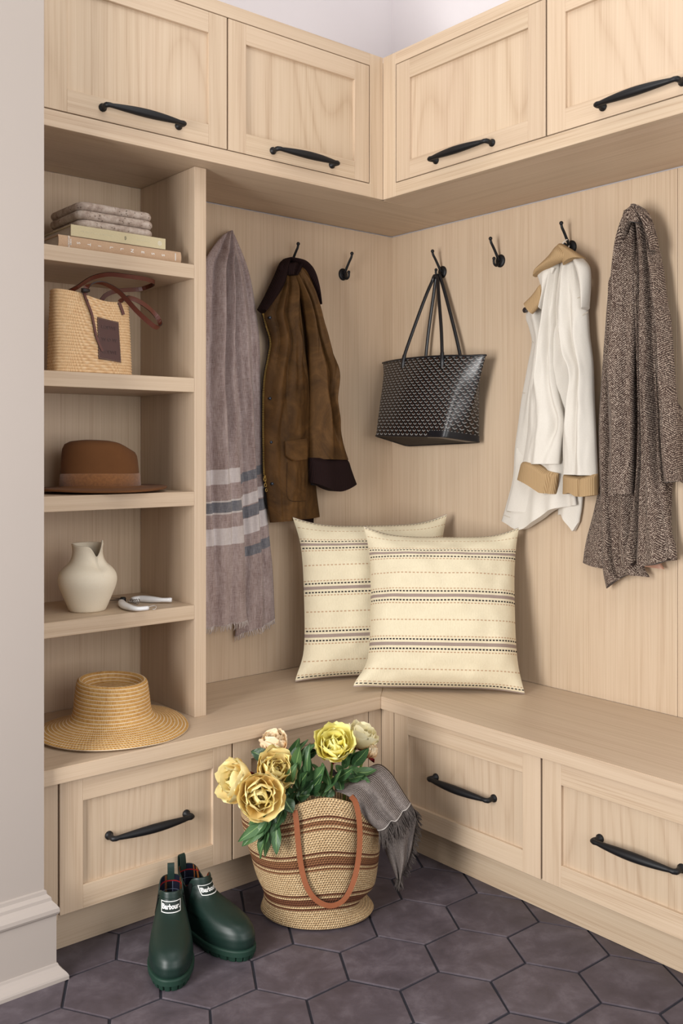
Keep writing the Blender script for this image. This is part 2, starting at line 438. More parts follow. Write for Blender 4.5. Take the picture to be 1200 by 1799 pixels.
# hooks
def hook(p, out, label):
    p, out = Vector(p), Vector(out); t = thing('coat_hook', label, 'hook', p, group='black coat hooks on the oak panels')
    side = out.cross(Vector((0, 0, 1)))
    mb = MB(); n = 28
    def ring(r, d): return [p + side*(r*.9*math.cos(2*PI*k/n)) + Vector((0, 0, r*math.sin(2*PI*k/n))) + out*d for k in range(n)]
    mb.rings([ring(.021, 0), ring(.021, .003), ring(.0195, .0055), ring(.011, .0065)], smooth=True)
    obj('backplate', mb, M_BLACK, t)
    pts = cat([(.004, .000), (.012, .006), (.022, .020), (.036, .040), (.047, .054), (.050, .064)], 14)
    mb = MB(); mb.tube([p + out*a + Vector((0, 0, b)) for a, b in pts] , [.0048 - .0008*i/13 for i in range(14)], 10, upv=side)
    q = bmesh.new(); bmesh.ops.create_uvsphere(q, u_segments=12, v_segments=8, radius=.0062, matrix=Matrix.Translation(p + out*.050 + Vector((0, 0, .066)))); mb.bm(q, 0, True)
    obj('upper_arm', mb, M_BLACK, t)
    pts = cat([(.004, -.004), (.012, -.013), (.022, -.018), (.031, -.014), (.034, -.005), (.033, .003)], 14)
    mb = MB(); mb.tube([p + out*a + Vector((0, 0, b)) for a, b in pts], .0040, 10, upv=side)
    q = bmesh.new(); bmesh.ops.create_uvsphere(q, u_segments=12, v_segments=8, radius=.0056, matrix=Matrix.Translation(p + out*.033 + Vector((0, 0, .004)))); mb.bm(q, 0, True)
    obj('lower_hook', mb, M_BLACK, t)
    return t
OA, OB = Vector((0, -1, 0)), Vector((-1, 0, 0))
hook((-.47, 0, 1.808), OA, 'black coat hook holding the brown jacket on the left wall')
hook((-.236, 0, 1.806), OA, 'empty black coat hook on the left wall near the corner')
hook((0, -.257, 1.806), OB, 'black coat hook holding the black tote bag on the right wall')
hook((0, -.518, 1.806), OB, 'empty black coat hook between the tote and the white jacket')
hook((0, -.797, 1.806), OB, 'black coat hook holding the white jacket on the right wall')

# ------------------------------------------------------------------ cloth
def fabric(name, c1, c2, ws=900, bump=.25, rough=.85, sheen=.15, big=.06, aniso=(1, 1, 1), bd=.0008):
    q = NT(name, rough, .2); v = q.vec('Object', aniso)
    n = q.noise(v, ws, 2, .6); b = q.noise(q.vec('Object'), 9, 3)
    c = q.mix(q.ramp(n, (.3, (0, 0, 0, 1)), (.7, (1, 1, 1, 1))), c1, c2)
    c = q.mix(q.m('MULTIPLY', q.ramp(b, (.35, (0, 0, 0, 1)), (.7, (1, 1, 1, 1))), big*4), c, scalec(c1, .72))
    q.bump(n, bump, bd)
    q.b.inputs['Sheen Weight'].default_value = sheen; q.b.inputs['Sheen Roughness'].default_value = .6
    return q.col(c)
SWELL, FOLD, TOPR = 1.4, 1.9, .22
def sheet(name, L, R, wall, off, T, folds, mats, parent, nr=70, nc=48, edge=3.0, Tb=.006, vfun=None, px=None, wr=0., seed=0, drop=None, minback=.003):
    """hanging cloth: left and right outlines are traced on a plane `off` in front of a wall, the cloth
    swells T in front of it, carries folds and has a back of its own"""
    out = OA if wall == 'A' else OB
    Lc, Rc = cat(L, nr), cat(R, nr); T = T*SWELL
    Fr, Bk, UV = [], [], []
    for i in range(nr):
        v = i/(nr - 1); fr, bk, uv = [], [], []
        s0 = None
        for j in range(nc):
            u = j/(nc - 1)
            x = lerp(Lc[i][0], Rc[i][0], u); y = lerp(Lc[i][1], Rc[i][1], u)
            if drop: y += drop(u, v)
            p = at(x, y, y=-off) if wall == 'A' else at(x, y, x=-off)
            e = (1 - abs(2*u - 1)**edge)*(.25 + .75*sstep(0, TOPR, v))
            ev = 1.0
            d = T*e**.6
            for fo in folds:
                u0, v0, u1, v1, wd, am = fo[:6]; sharp = len(fo) > 6
                if v < v0 - .12 or v > v1 + .12: continue
                t_ = max(0., min(1., (v - v0)/max(1e-6, v1 - v0))); uc = lerp(u0, u1, t_)
                fade = sstep(v0 - .12, v0 + .06, v)*(1 - sstep(v1 - .06, v1 + .12, v)) if v1 < .99 else sstep(v0 - .12, v0 + .06, v)
                if v0 <= .01: fade = 1 if v1 > .99 else (1 - sstep(v1 - .06, v1 + .12, v))
                du = (u - uc)/wd
                d += FOLD*am*fade*(math.exp(-abs(du)*1.4) if sharp else math.exp(-du*du))*min(1, e*2.2)
            if wr: d += 1.5*wr*e**.5*(mnoise.noise(Vector((u*5 + seed, v*7, seed*1.7))) + .5*mnoise.noise(Vector((u*12, v*13 + seed, 3.1))))
            d = max(d, minback - off + .001 if off > minback else .0005)
            fr.append(p + out*d); bk.append(p - out*min(off - minback, Tb*e**.6) if off > minback else p)
            uv.append(((p.x if wall == 'A' else -p.y), lerp(Lc[i][1], Rc[i][1], 0)/1000 if vfun is None else vfun(u, v)))
        Fr.append(fr); Bk.append(bk); UV.append(uv)
    mb = MB()
    # one closed skin: front rows left->right, then back rows right->left
    rings = [f + b[-2:0:-1] for f, b in zip(Fr, Bk)]
    uvs = [u + u[-2:0:-1] for u in UV]
    rings = [r[::-1] for r in rings]; uvs = [r[::-1] for r in uvs]
    mb.rings(rings, True, False, False, 0, uvs)
    for i, flip in ((0, False), (nr - 1, True)):      # hem and shoulder edges closed as narrow strips
        a, b = Fr[i], Bk[i]; mb.grid([b, a] if flip else [a, b], 0, None, False)
    o = obj(name, mb, mats, parent)
    return o, Fr
def fringe(P0, P1, n, length, r, out, seed, m, parent, jitter=.4):
    rnd = random.Random(seed); mb = MB()
    for i in range(n):
        t_ = (i + rnd.uniform(-.3, .3))/n; k = t_*(len(P0) - 1); a = max(0, min(len(P0) - 2, int(k))); p = P0[a].lerp(P0[a + 1], k - a)
        l = length*rnd.uniform(.7, 1.2); dx = Vector((rnd.uniform(-1, 1), rnd.uniform(-1, 1), 0))*l*jitter
        pts = [p + Vector((0, 0, .003)) + out*.001, p + dx*.3 - Vector((0, 0, l*.45)) + out*rnd.uniform(0, .004), p + dx - Vector((0, 0, l))]
        mb.tube(cat([tuple(q) for q in pts], 6), [r, r, r, r*.9, r*.8, r*.5], 5)
    return obj('fringe', mb, m, parent)

# --- scarf
def scarf_mat(name, bands):
    q = NT(name, .9, .15)
    u, v = q.uv(); ov = q.vec('Object')
    base = srgb(146, 124, 119); c = None
    wv = q.noise(q.vec('Object', (1, 1, .06)), 700, 2, .7); wh = q.noise(q.vec('Object', (.06, .06, 1)), 800, 2, .7)
    fib = q.m('ADD', q.m('MULTIPLY', wv, .6), q.m('MULTIPLY', wh, .4))
    cl = q.noise(q.vec('Object', (1, 1, .25)), 40, 3)
    light = q.ramp(q.m('ADD', fib, q.m('MULTIPLY', cl, .35)), (.45, (0, 0, 0, 1)), (.86, (1, 1, 1, 1)))
    c = q.mix(light, srgb(126, 100, 95), srgb(205, 188, 184))
    for a, b, kind in bands:
        msk = q.m('MULTIPLY', q.m('GREATER_THAN', v, a/1000), q.m('LESS_THAN', v, b/1000))
        lo, hi = {'pale': (srgb(204, 192, 190), srgb(234, 226, 224)), 'dark': (srgb(82, 82, 91), srgb(152, 151, 156)), 'white': (srgb(205, 196, 192), srgb(228, 220, 216))}[kind]
        c = q.mix(msk, c, q.mix(light, lo, hi))
    q.bump(fib, .35, .0008); q.b.inputs['Sheen Weight'].default_value = .15
    return q.col(c)
t = thing('scarf', 'mauve linen scarf with pale and charcoal stripes hanging beside the shelf unit', 'scarf', tuple(at(405, 410, y=-.03)))
M_FR = plain('fringe_thread', srgb(216, 203, 197), .9, .1, .1, 400)
bF = [(829, 856, 'pale'), (884, 887, 'white'), (887, 905, 'dark'), (905, 908, 'white'), (933, 962, 'pale')]
bR = [(835, 852, 'dark'), (875, 895, 'pale'), (897, 917, 'dark'), (918, 945, 'pale'), (966, 983, 'dark')]
Lr = [(398, 408), (394, 440), (396, 491), (398, 600), (404, 660), (410, 729), (414, 790), (417, 850), (418, 917), (420, 967), (420, 1030), (412, 1119)]
Rr = [(408, 404), (427, 447), (440, 488), (449, 540), (456, 598), (457.5, 659), (460, 700), (461, 770), (463, 825), (468, 874), (474, 950), (479, 1000), (483, 1087)]
back, FR_ = sheet('rear_fall', Lr, Rr, 'A', .018, .010, [(.25, 0, .2, 1, .07, -.008), (.48, .0, .55, 1, .09, .007), (.78, .05, .7, .9, .06, -.007)], scarf_mat('scarf_linen_rear', bR), t, 90, 40, wr=.0025, seed=3)
fringe(FR_[-1], None, 46, .017, .0011, OA, 5, M_FR, back)
Lf = [(392, 412), (372, 436), (356, 470), (346, 540), (340, 640), (336, 760), (335, 827), (336, 884), (337, 934), (338, 1020), (340, 1106)]
Rf = [(408, 405), (414, 440), (411, 470), (413, 535), (412, 600), (412, 677), (418, 729), (420, 780), (422, 822), (424, 874), (428, 925), (431, 992), (431, 1040), (434, 1090)]
front, FF_ = sheet('front_fall', Lf, Rf, 'A', .046, .018, [(.75, .02, .72, .6, .05, -.013), (.86, .0, .86, .5, .05, .008), (.52, .0, .60, .7, .09, .011), (.34, .05, .42, .9, .05, -.011), (.15, .55, .35, 1, .07, -.008), (.80, .6, .66, 1, .05, -.006), (.62, .55, .62, 1, .025, -.004, 1)], scarf_mat('scarf_linen_front', bF), t, 90, 44, wr=.003, seed=8)
fringe(FF_[-1], None, 52, .017, .0011, OA, 6, M_FR, front)

# --- brown waxed jacket
t = thing('jacket', 'brown waxed jacket with dark corduroy collar and cuff hanging on the left wall', 'jacket', tuple(at(510, 470, y=-.03)))
q = NT('waxed_cotton', .68, .2); v = q.vec('Object')
n1 = q.noise(v, 9, 5, .65, 1.); n2 = q.noise(v, 60, 4, .7, .5)
c = q.ramp(n1, (.32, srgb(68, 45, 20)), (.52, srgb(91, 62, 30)), (.7, srgb(112, 78, 41)))
c = q.mix(q.m('MULTIPLY', q.ramp(n2, (.55, (0, 0, 0, 1)), (.75, (1, 1, 1, 1))), .35), c, srgb(118, 84, 46))
q.bump(q.m('ADD', n2, q.noise(v, 1200, 1)), .2, .0012); M_WAX = q.col(c)
def cord_mat(name, c1, c2, axis=0, scale=420):
    q = NT(name, .85, .15); o = q.vec('Object'); sp = q.n('ShaderNodeSeparateXYZ'); q.put(sp.inputs[0], o)
    wv = q.m('SINE', q.m('MULTIPLY', sp.outputs[axis], scale*2*PI/1.6)); wv = q.m('MULTIPLY_ADD', wv, .5, .5)
    cc = q.mix(wv, c1, c2); q.bump(wv, .5, .001); return q.col(cc)
M_CORD = cord_mat('dark_corduroy', srgb(26, 12, 12), srgb(40, 22, 21))
M_DARKLIN = plain('dark_lining', srgb(24, 20, 22), .8, .2)
# rear body panel seen below the sleeve
sheet('back_panel', [(500, 470), (510, 620), (520, 780), (512, 850), (508, 914)], [(552, 500), (556, 640), (551, 780), (555, 850), (562, 908)], 'A', .014, .010, [(.5, 0, .5, 1, .2, .004)], M_WAX, t, 40, 20)
sheet('lining', [(497, 880), (500, 912)], [(552, 885), (551, 919)], 'A', .010, .004, [], M_CORD, t, 8, 10)
# front body
Lb = [(492, 468), (481, 500), (462, 548), (469, 576), (475, 602), (471, 628), (465, 656), (462, 690), (462, 740), (462, 785), (463, 832), (467, 861), (470, 890), (474, 918)]
Rb = [(510, 462), (524, 500), (528, 548), (533, 590), (538, 635), (544, 670), (543, 740), (542, 790), (541, 830), (538, 870), (536, 909)]
body, FB = sheet('body', Lb, Rb, 'A', .046, .022, [(.62, .0, .40, .5, .05, -.009, 1), (.38, .0, .2, .6, .10, .007), (.80, .02, .70, .40, .07, .008), (.9, .05, .97, .45, .05, -.010), (.30, .05, .15, .35, .04, -.006, 1), (.55, .3, .5, 1, .2, .005), (.72, .25, .9, .5, .05, -.005, 1), (.3, .55, .28, 1, .05, -.003)], M_WAX, t, 100, 64, wr=.004, seed=1)
# sleeve
Ls = [(506, 462), (520, 500), (535, 560), (540, 620), (543, 664), (543, 720), (542, 770), (541, 806)]
Rs = [(536, 466), (550, 510), (558, 545), (567, 580), (581, 620), (594, 656), (588, 703), (594, 745), (601, 778), (610, 808)]
slv, FS = sheet('sleeve', Ls, Rs, 'A', .060, .026, [(.25, .06, .72, .85, .045, -.016, 1), (.05, .05, .45, .9, .10, .008), (.55, .1, .85, .8, .07, .008), (.85, .3, .7, .6, .05, -.006), (.35, .1, .2, .5, .04, -.006, 1), (.42, .7, .35, 1, .12, .006)], M_WAX, t, 90, 44, wr=.003, seed=5)
sheet('cuff', [(542, 804), (542, 815), (543, 830), (544, 846)], [(610, 806), (614, 820), (620, 836), (625, 848)], 'A', .072, .024, [(.3, 0, .3, 1, .2, .004)], M_CORD, slv, 20, 30, edge=4, drop=lambda u, v: 14*v*math.sin(PI*u)**1.5*(u > 0) + 2*v)
sheet('cuff_lining', [(545, 842), (546, 852)], [(622, 846), (606, 856)], 'A', .060, .012, [], M_DARKLIN, slv, 8, 20)
# collar: two wings falling from the hook
col_, FC = sheet('collar', [(498, 455), (490, 464), (480, 487), (465, 519), (452, 543)], [(512, 453), (503, 470), (497, 500), (478, 530), (461, 551)], 'A', .058, .018, [(.5, 0, .5, 1, .25, .005)], M_CORD, t, 40, 24)
sheet('collar', [(500, 454), (512, 462), (530, 476), (540, 497), (551, 536)], [(512, 452), (533, 459), (547, 478), (553.5, 508), (554, 537)], 'A', .058, .022, [(.4, 0, .5, 1, .25, .006)], M_CORD, t, 40, 24)
sheet('collar_stand', [(491, 463), (488, 472), (492, 484)], [(534, 460), (530, 470), (522, 484)], 'A', .070, .016, [(.2, 0, .25, 1, .08, -.006), (.5, 0, .45, 1, .08, .005), (.75, 0, .65, 1, .08, -.006)], M_CORD, t, 20, 40)
# zip down the front edge
M_BRASS = plain('brass_zip', srgb(178, 148, 84), .35, .5, .1, 500, metal=.9)
z = thing('zip', None, None)
bpy.data.objects.remove(z)
zp = cat([(461, 551), (466, 572), (473.5, 600), (470, 628), (464.5, 656), (461.5, 690), (461, 740), (461.5, 785), (462.5, 832), (466, 850)], 120)
mb = MB(); tape = MB()
for i, (x, y) in enumerate(zp):
    p = at(x + 1.2, y, y=-.050); mb.box(p - Vector((.0032, .0012, .0012)), p + Vector((.0032, .0012, .0012)), 0)
zo = obj('zip', mb, M_BRASS, t); zo['label'] = 'brass zip teeth along the front edge'
R1 = [at(x - 1.5, y, y=-.046) for x, y in zp]; R2 = [at(x + 7, y + 1, y=-.050) for x, y in zp]
tape.grid([R1, R2]); tape.grid([[p + Vector((0, .0012, 0)) for p in R2], [p + Vector((0, .0012, 0)) for p in R1]]); obj('zip_tape', tape, M_DARKLIN, zo)
mb = MB()
for x, y, r in ((465, 842, .007), (466, 852, .006), (467.5, 861, .005)):
    p = at(x, y, y=-.060); mb.tube([p + Vector((r*math.cos(a)*.7, -.001, r*math.sin(a))) for a in [k*PI/8 for k in range(17)]], .0013, 6)
p = at(465, 838, y=-.058); mb.box(p - Vector((.004, .003, .006)), p + Vector((.004, .003, .006)), .0012)
obj('zip_pull', mb, M_BRASS, zo)
sheet('zip_flap', [(463, 858), (465, 880), (468, 894)], [(476, 858), (476, 880), (476, 896)], 'A', .038, .004, [], M_DARKLIN, t, 8, 8)
for x, y in ((475, 558), (475, 700), (477, 777), (479, 850)):
    mb = MB(); p = at(x, y, y=-.068)
    R = [[p + Vector((r*math.cos(2*PI*k/16), d, r*math.sin(2*PI*k/16))) for k in range(16)] for r, d in ((.005, .012), (.005, -.0), (.0038, -.0018), (.0022, -.0016), (.0018, -.0024))]
    mb.rings([r[::-1] for r in R]); obj('snap_button', mb, plain('snap_metal', srgb(70, 76, 88), .3, .5, metal=.7), t)
fl, _ = sheet('pocket_flap', [(500, 775), (500.5, 790), (502, 802), (513, 810)], [(541, 770), (541, 785), (541, 797), (540, 806)], 'A', .089, .006, [(.5, .8, .5, 1, .5, .002)], M_WAX, t, 20, 20)
def stitch(name, P, wall, off, m, parent, r=.0009):
    mb = MB(); mb.tube([at(x, y, y=-off) if wall == 'A' else at(x, y, x=-off) for x, y in cat(P, 24)], r, 5); return obj(name, mb, m, parent)
M_ST = plain('brown_stitching', srgb(62, 42, 24), .7, .2)
stitch('pocket_seam', [(505, 812), (504, 845), (504.5, 870), (512, 880), (538, 880)], 'A', .088, M_ST, t)

# --- ivory jacket
t = thing('jacket', 'ivory cotton jacket with tan corduroy collar and turned cuffs on the right wall', 'jacket', tuple(at(990, 440, x=-.03)))
M_IV = fabric('ivory_twill', srgb(220, 212, 200), srgb(235, 229, 219), 900, .15, .8, .1, .02)
M_TAN = cord_mat('tan_corduroy', srgb(166, 136, 98), srgb(196, 166, 126), 1, 420)
M_IVST = plain('ivory_stitching', srgb(206, 192, 172), .8, .2)
# back of the coat
sheet('back_panel', [(1000, 450), (1000, 560), (985, 700), (985, 800), (980, 905)], [(1036, 470), (1034, 560), (1030, 700), (1025, 860), (1019, 898)], 'B', .012, .008, [(.4, 0, .4, 1, .15, .004)], M_IV, t, 50, 20, drop=lambda u, v: 34*max(0, v - .88)/.12*max(0, 1 - abs(u - .75)/.5))
Lb = [(960, 470), (950, 510), (925, 551), (930, 576), (935, 602), (928, 640), (917, 700), (911, 742), (905, 785), (901, 839), (891, 878), (881, 911)]
Rb = [(985, 450), (1000, 500), (1004, 560), (1006, 620), (1004, 680), (1004, 750), (1006, 800), (1010, 850), (1014, 887)]
body, _ = sheet('body', Lb, Rb, 'B', .030, .016, [(.5, 0, .35, .6, .07, -.009), (.3, .1, .3, .6, .1, .007), (.72, .1, .75, 1, .1, .007), (.5, .6, .52, 1, .1, .006), (.9, .7, .9, 1, .06, -.008)], M_IV, t, 90, 56, wr=.002, seed=11,
      drop=lambda u, v: v**8*(26*math.exp(-((u - .3)/.22)**2) + 6*math.exp(-((u - .55)/.12)**2)))
Ls = [(972, 462), (966, 500), (957, 550), (945, 610), (938, 655), (933, 700), (928, 765), (920, 815)]
Rs = [(985, 455), (984, 510), (982, 560), (979, 620), (982, 680), (994, 740), (990, 775), (985, 815)]
sA, _ = sheet('sleeve', Ls, Rs, 'B', .050, .024, [(.6, 0, .45, .6, .12, .008), (.35, .05, .2, .6, .08, -.007), (.72, .3, .8, .85, .07, -.007), (.5, .7, .5, 1, .1, .005), (.85, .75, .7, .95, .06, -.004)], M_IV, t, 90, 40, wr=.003, seed=12)
sheet('cuff', [(919, 811), (915, 826), (911, 842)], [(983, 832), (981, 850), (978, 868)], 'B', .056, .024, [(.86, 0, .84, 1, .03, -.006), (.4, 0, .4, 1, .3, .003)], M_TAN, sA, 20, 36, drop=lambda u, v: -8*math.sin(PI*min(1, u*1.4))*(u < .71) + 6*v*math.sin(PI*u))
sheet('cuff_lining', [(914, 842), (916, 848)], [(962, 856), (946, 861)], 'B', .062, .006, [], M_IV, sA, 6, 16)
Ls = [(988, 452), (981, 520), (980, 570), (992, 620), (1007, 648), (999, 700), (993, 765), (993, 833)]
Rs = [(1012, 458), (1028, 510), (1034, 548), (1037, 590), (1043, 638), (1045, 700), (1048, 770), (1051, 835)]
sB, _ = sheet('sleeve', Ls, Rs, 'B', .046, .026, [(.45, 0, .3, .5, .12, .008), (.6, .2, .5, .9, .08, -.007), (.75, .3, .7, 1, .1, .006), (.3, .45, .25, .8, .07, .006), (.12, .3, .1, .5, .08, -.007)], M_IV, t, 90, 40, wr=.003, seed=14)
sheet('cuff', [(992, 831), (992, 848), (991.5, 866)], [(1051, 832), (1051, 850), (1051, 869)], 'B', .054, .026, [(.62, 0, .6, 1, .03, -.006)], M_TAN, sB, 20, 36, drop=lambda u, v: 5*math.sin(PI*u) - 6*v*math.exp(-((u - .35)/.15)**2))
# collar: band over the hook, left wing, ivory facing on the right
sheet('collar_facing', [(1005, 446), (1015, 470), (1024, 500), (1031, 545)], [(1026, 455), (1037, 470), (1038.5, 500), (1035, 540)], 'B', .052, .018, [(.5, 0, .5, 1, .3, .004)], M_IV, t, 30, 20)
sheet('collar', [(984, 428), (963, 453), (944, 474), (941, 487)], [(987, 430), (1000, 452), (975, 466), (952, 478)], 'B', .082, .016, [(.5, .2, .5, .9, .3, .004)], M_TAN, t, 30, 26)
sheet('collar', [(983, 429), (986, 447), (990, 466)], [(988, 428), (1008, 440), (1031, 455)], 'B', .080, .014, [], M_TAN, t, 20, 26, drop=lambda u, v: -6*v*math.sin(PI*u))
sheet('collar_facing', [(941, 478), (948, 492), (954, 512), (951, 533)], [(975, 470), (968, 492), (962, 516), (954, 545)], 'B', .074, .010, [(.6, 0, .6, 1, .2, .003)], M_IV, t, 30, 20)
sheet('collar', [(951, 498), (936, 518), (922, 532)], [(955, 512), (952, 533), (936, 552)], 'B', .082, .010, [], M_TAN, t, 24, 20)
mb = MB(); p = at(923, 545, x=-.050)
mb.rings([[p + Vector((d, r*math.cos(2*PI*k/18), r*math.sin(2*PI*k/18))) for k in range(18)] for r, d in ((.0085, 0), (.0088, -.003), (.0072, -.005), (.004, -.004))])
b_ = obj('button', mb, plain('horn_button', srgb(48, 42, 42), .3, .5, .25, 200), t); b_['label'] = 'dark button at the collar tip'
mb = MB(); P = cat([tuple(at(x, y, x=-d)) for x, y, d in ((984, 434, .05), (992, 424, .035), (998, 421, .02), (1000, 430, .012), (996, 442, .03))], 16); mb.tube(P, .0022, 6); obj('hanger_loop', mb, M_IV, t)
sheet('pocket', [(906, 786), (903, 839), (894, 878), (889, 897)], [(934, 791), (943, 845), (944, 880), (936, 901)], 'B', .043, .008, [], M_IV, t, 24, 24)
stitch('pocket_seam', [(944, 862), (943, 885), (937, 898), (922, 903), (890, 898)], 'B', .0465, M_IVST, t)
stitch('pocket_seam', [(916, 690), (925, 691), (934, 692)], 'B', .046, M_IVST, t)
stitch('hem_seam', [(884, 905), (912, 913), (942, 912), (960, 904)], 'B', .0465, M_IVST, t, .0007)
stitch('shoulder_seam', [(979, 560), (990, 540), (1010, 526), (1024, 520)], 'B', .072, M_IVST, t)
stitch('shoulder_seam', [(1005, 572), (1015, 560), (1033, 548)], 'B', .066, M_IVST, t)
stitch('placket_seam', [(935, 600), (942, 606), (948, 607)], 'B', .046, M_IVST, t)
stitch('sleeve_seam', [(1008, 600), (1005, 640), (1002, 690), (1001, 740)], 'B', .066, M_IVST, t)

# --- tweed coat
t = thing('coat', 'brown and black herringbone tweed coat hanging at the right edge', 'coat', tuple(at(1115, 360, x=-.03)))
def tweed():
    q = NT('tweed', .9, .15); u, v = q.uv()
    a = q.m('MULTIPLY', u, 1/.016); b = q.m('MULTIPLY', v, 1/.0062)
    zig = q.m('PINGPONG', a, 1.0)
    d = q.m('PINGPONG', q.m('ADD', q.m('MULTIPLY', b, 1.0), q.m('MULTIPLY', zig, 3.4)), .5)
    o = q.vec('Object'); n = q.noise(o, 330, 2, .8); n3 = q.noise(o, 16, 3)
    f = q.m('ADD', q.m('MULTIPLY', d, .7), q.m('MULTIPLY', n, 1.7)); f = q.m('ADD', f, -.62)
    c = q.ramp(f, (.2, srgb(22, 17, 16)), (.44, srgb(92, 74, 65)), (.66, srgb(216, 198, 180)))
    c = q.mix(q.m('MULTIPLY', n3, .35), c, srgb(98, 72, 62))
    q.bump(f, .4, .001); q.b.inputs['Sheen Weight'].default_value = .1
    return q.col(c)
M_TW = tweed(); VF = lambda wall: None
def tsheet(*a, **k):
    L, R = a[1], a[2]
    y0, y1 = min(p[1] for p in L), max(p[1] for p in L)
    return sheet(*a, vfun=lambda u, v: lerp(y0, y1, v)*.00165, **k)
M_PINK = plain('rose_satin', srgb(188, 138, 112), .4, .5)
tsheet('back_panel', [(1075, 560), (1068, 700), (1062, 800), (1045, 890), (1030, 949), (1024, 988)], [(1110, 560), (1110, 700), (1110, 800), (1108, 890), (1100, 950), (1090, 1004)], 'B', .016, .012, [(.5, 0, .4, 1, .2, .005)], M_TW, t, 50, 24)
tsheet('skirt', [(1150, 600), (1158, 700), (1150, 800), (1140, 900), (1135, 960), (1130, 988)], [(1176, 600), (1186, 700), (1184, 800), (1180, 920), (1188, 960), (1190, 984)], 'B', .016, .014, [(.5, 0, .5, 1, .2, .006)], M_TW, t, 50, 24, )
sheet('lining', [(1105, 940), (1108, 975), (1112, 992)], [(1150, 950), (1160, 985), (1168, 1000)], 'B', .022, .004, [], M_PINK, t, 12, 16)
# main left front
Lb = [(1098, 385), (1086, 425), (1079, 470), (1071, 510), (1065, 572), (1058, 666), (1055, 708), (1053, 757), (1055, 850), (1058, 950), (1060, 1000), (1066, 1034)]
Rb = [(1112, 362), (1117, 430), (1120, 500), (1122, 572), (1124, 666), (1125, 720), (1126, 780), (1124, 860), (1122, 940), (1130, 990), (1142, 1014)]
tsheet('body', Lb, Rb, 'B', .032, .018, [(.30, .1, .28, 1, .06, -.014), (.7, .05, .75, 1, .10, .009), (.5, .5, .55, 1, .12, -.006)], M_TW, t, 110, 56, wr=.002, seed=21, drop=lambda u, v: -14*v**9*math.sin(PI*u))
# front edge folding over, with slit
Lc = [(1108, 372), (1116, 430), (1120, 520), (1124, 620), (1128, 720), (1126, 800), (1120, 880), (1110, 940), (1099, 975), (1104, 988), (1116, 996)]
Rc = [(1114, 362), (1124, 430), (1130, 520), (1132, 620), (1134, 720), (1134, 760), (1133, 810), (1128, 880), (1124, 940), (1120, 975), (1121, 984)]
tsheet('front_edge', Lc, Rc, 'B', .046, .012, [(.5, .2, .5, 1, .3, .006)], M_TW, t, 90, 24, seed=22)
Lc = [(1112, 364), (1124, 430), (1130, 520), (1132, 620), (1134, 720), (1135, 760), (1134, 820), (1128, 880), (1124, 940), (1121, 970), (1121, 984)]
Rc = [(1120, 360), (1142, 420), (1150, 500), (1154, 600), (1157, 700), (1160, 760), (1167, 830), (1173, 880), (1180, 935), (1188, 968), (1190, 982)]
tsheet('front_panel', Lc, Rc, 'B', .050, .022, [(.15, .3, .2, 1, .12, .006), (.75, 0, .85, .6, .12, -.010), (.6, .5, .6, 1, .15, .008), (.85, .6, .8, 1, .08, -.007)], M_TW, t, 110, 40, wr=.002, seed=23, drop=lambda u, v: v**6*(3*math.sin(PI*u*2) + 8*math.sin(PI*u)*(u < .8)))
# left sleeve over the body
Ls = [(1100, 378), (1088, 430), (1080, 500), (1076, 572), (1073, 666), (1074, 740), (1076, 800), (1075, 866)]
Rs = [(1112, 362), (1118, 430), (1120, 500), (1120, 572), (1116, 666), (1116, 740), (1115, 800), (1114, 868)]
tsheet('sleeve', Ls, Rs, 'B', .058, .026, [(.35, .0, .3, .6, .14, .008), (.75, .1, .8, .9, .1, -.007), (.5, .5, .4, 1, .15, .006)], M_TW, t, 90, 36, wr=.002, seed=24)
# right sleeve
Ls = [(1122, 362), (1140, 420), (1150, 500), (1155, 600), (1160, 680), (1164, 740), (1168, 800), (1173, 848)]
Rs = [(1140, 374), (1156, 425), (1167, 480), (1173, 530), (1180, 567), (1188, 680), (1193, 720), (1196, 790), (1199, 845)]
tsheet('sleeve', Ls, Rs, 'B', .050, .026, [(.3, 0, .25, .7, .12, -.010), (.65, .1, .6, 1, .15, .008), (.4, .35, .3, .6, .08, -.008)], M_TW, t, 90, 36, wr=.002, seed=25)
tsheet('sleeve_back', [(1185, 700), (1190, 780), (1195, 840)], [(1199, 720), (1204, 790), (1206, 850)], 'B', .030, .012, [], M_TW, t, 20, 14)
# collar arching over the hook
mb = MB()
tsheet('collar', [(1113, 358), (1098, 380), (1086, 420), (1080, 470), (1078, 500)], [(1117, 372), (1108, 392), (1095, 430), (1087, 478), (1084, 502)], 'B', .082, .014, [(.5, 0, .5, 1, .3, .003)], M_TW, t, 50, 16)
tsheet('collar', [(1110, 362), (1126, 378), (1140, 410), (1148, 440)], [(1116, 358), (1138, 372), (1152, 405), (1158, 442)], 'B', .074, .016, [(.5, 0, .5, 1, .3, .004)], M_TW, t, 50, 16)
tsheet('collar_fold', [(1108, 362), (1107, 375), (1106, 390)], [(1122, 360), (1126, 375), (1128, 392)], 'B', .080, .014, [], M_TW, t, 20, 20)
tsheet('lapel', [(1078, 484), (1070, 492), (1069, 540), (1066, 580)], [(1080, 490), (1078, 520), (1077, 560), (1076, 600)], 'B', .058, .006, [], M_TW, t, 24, 10)

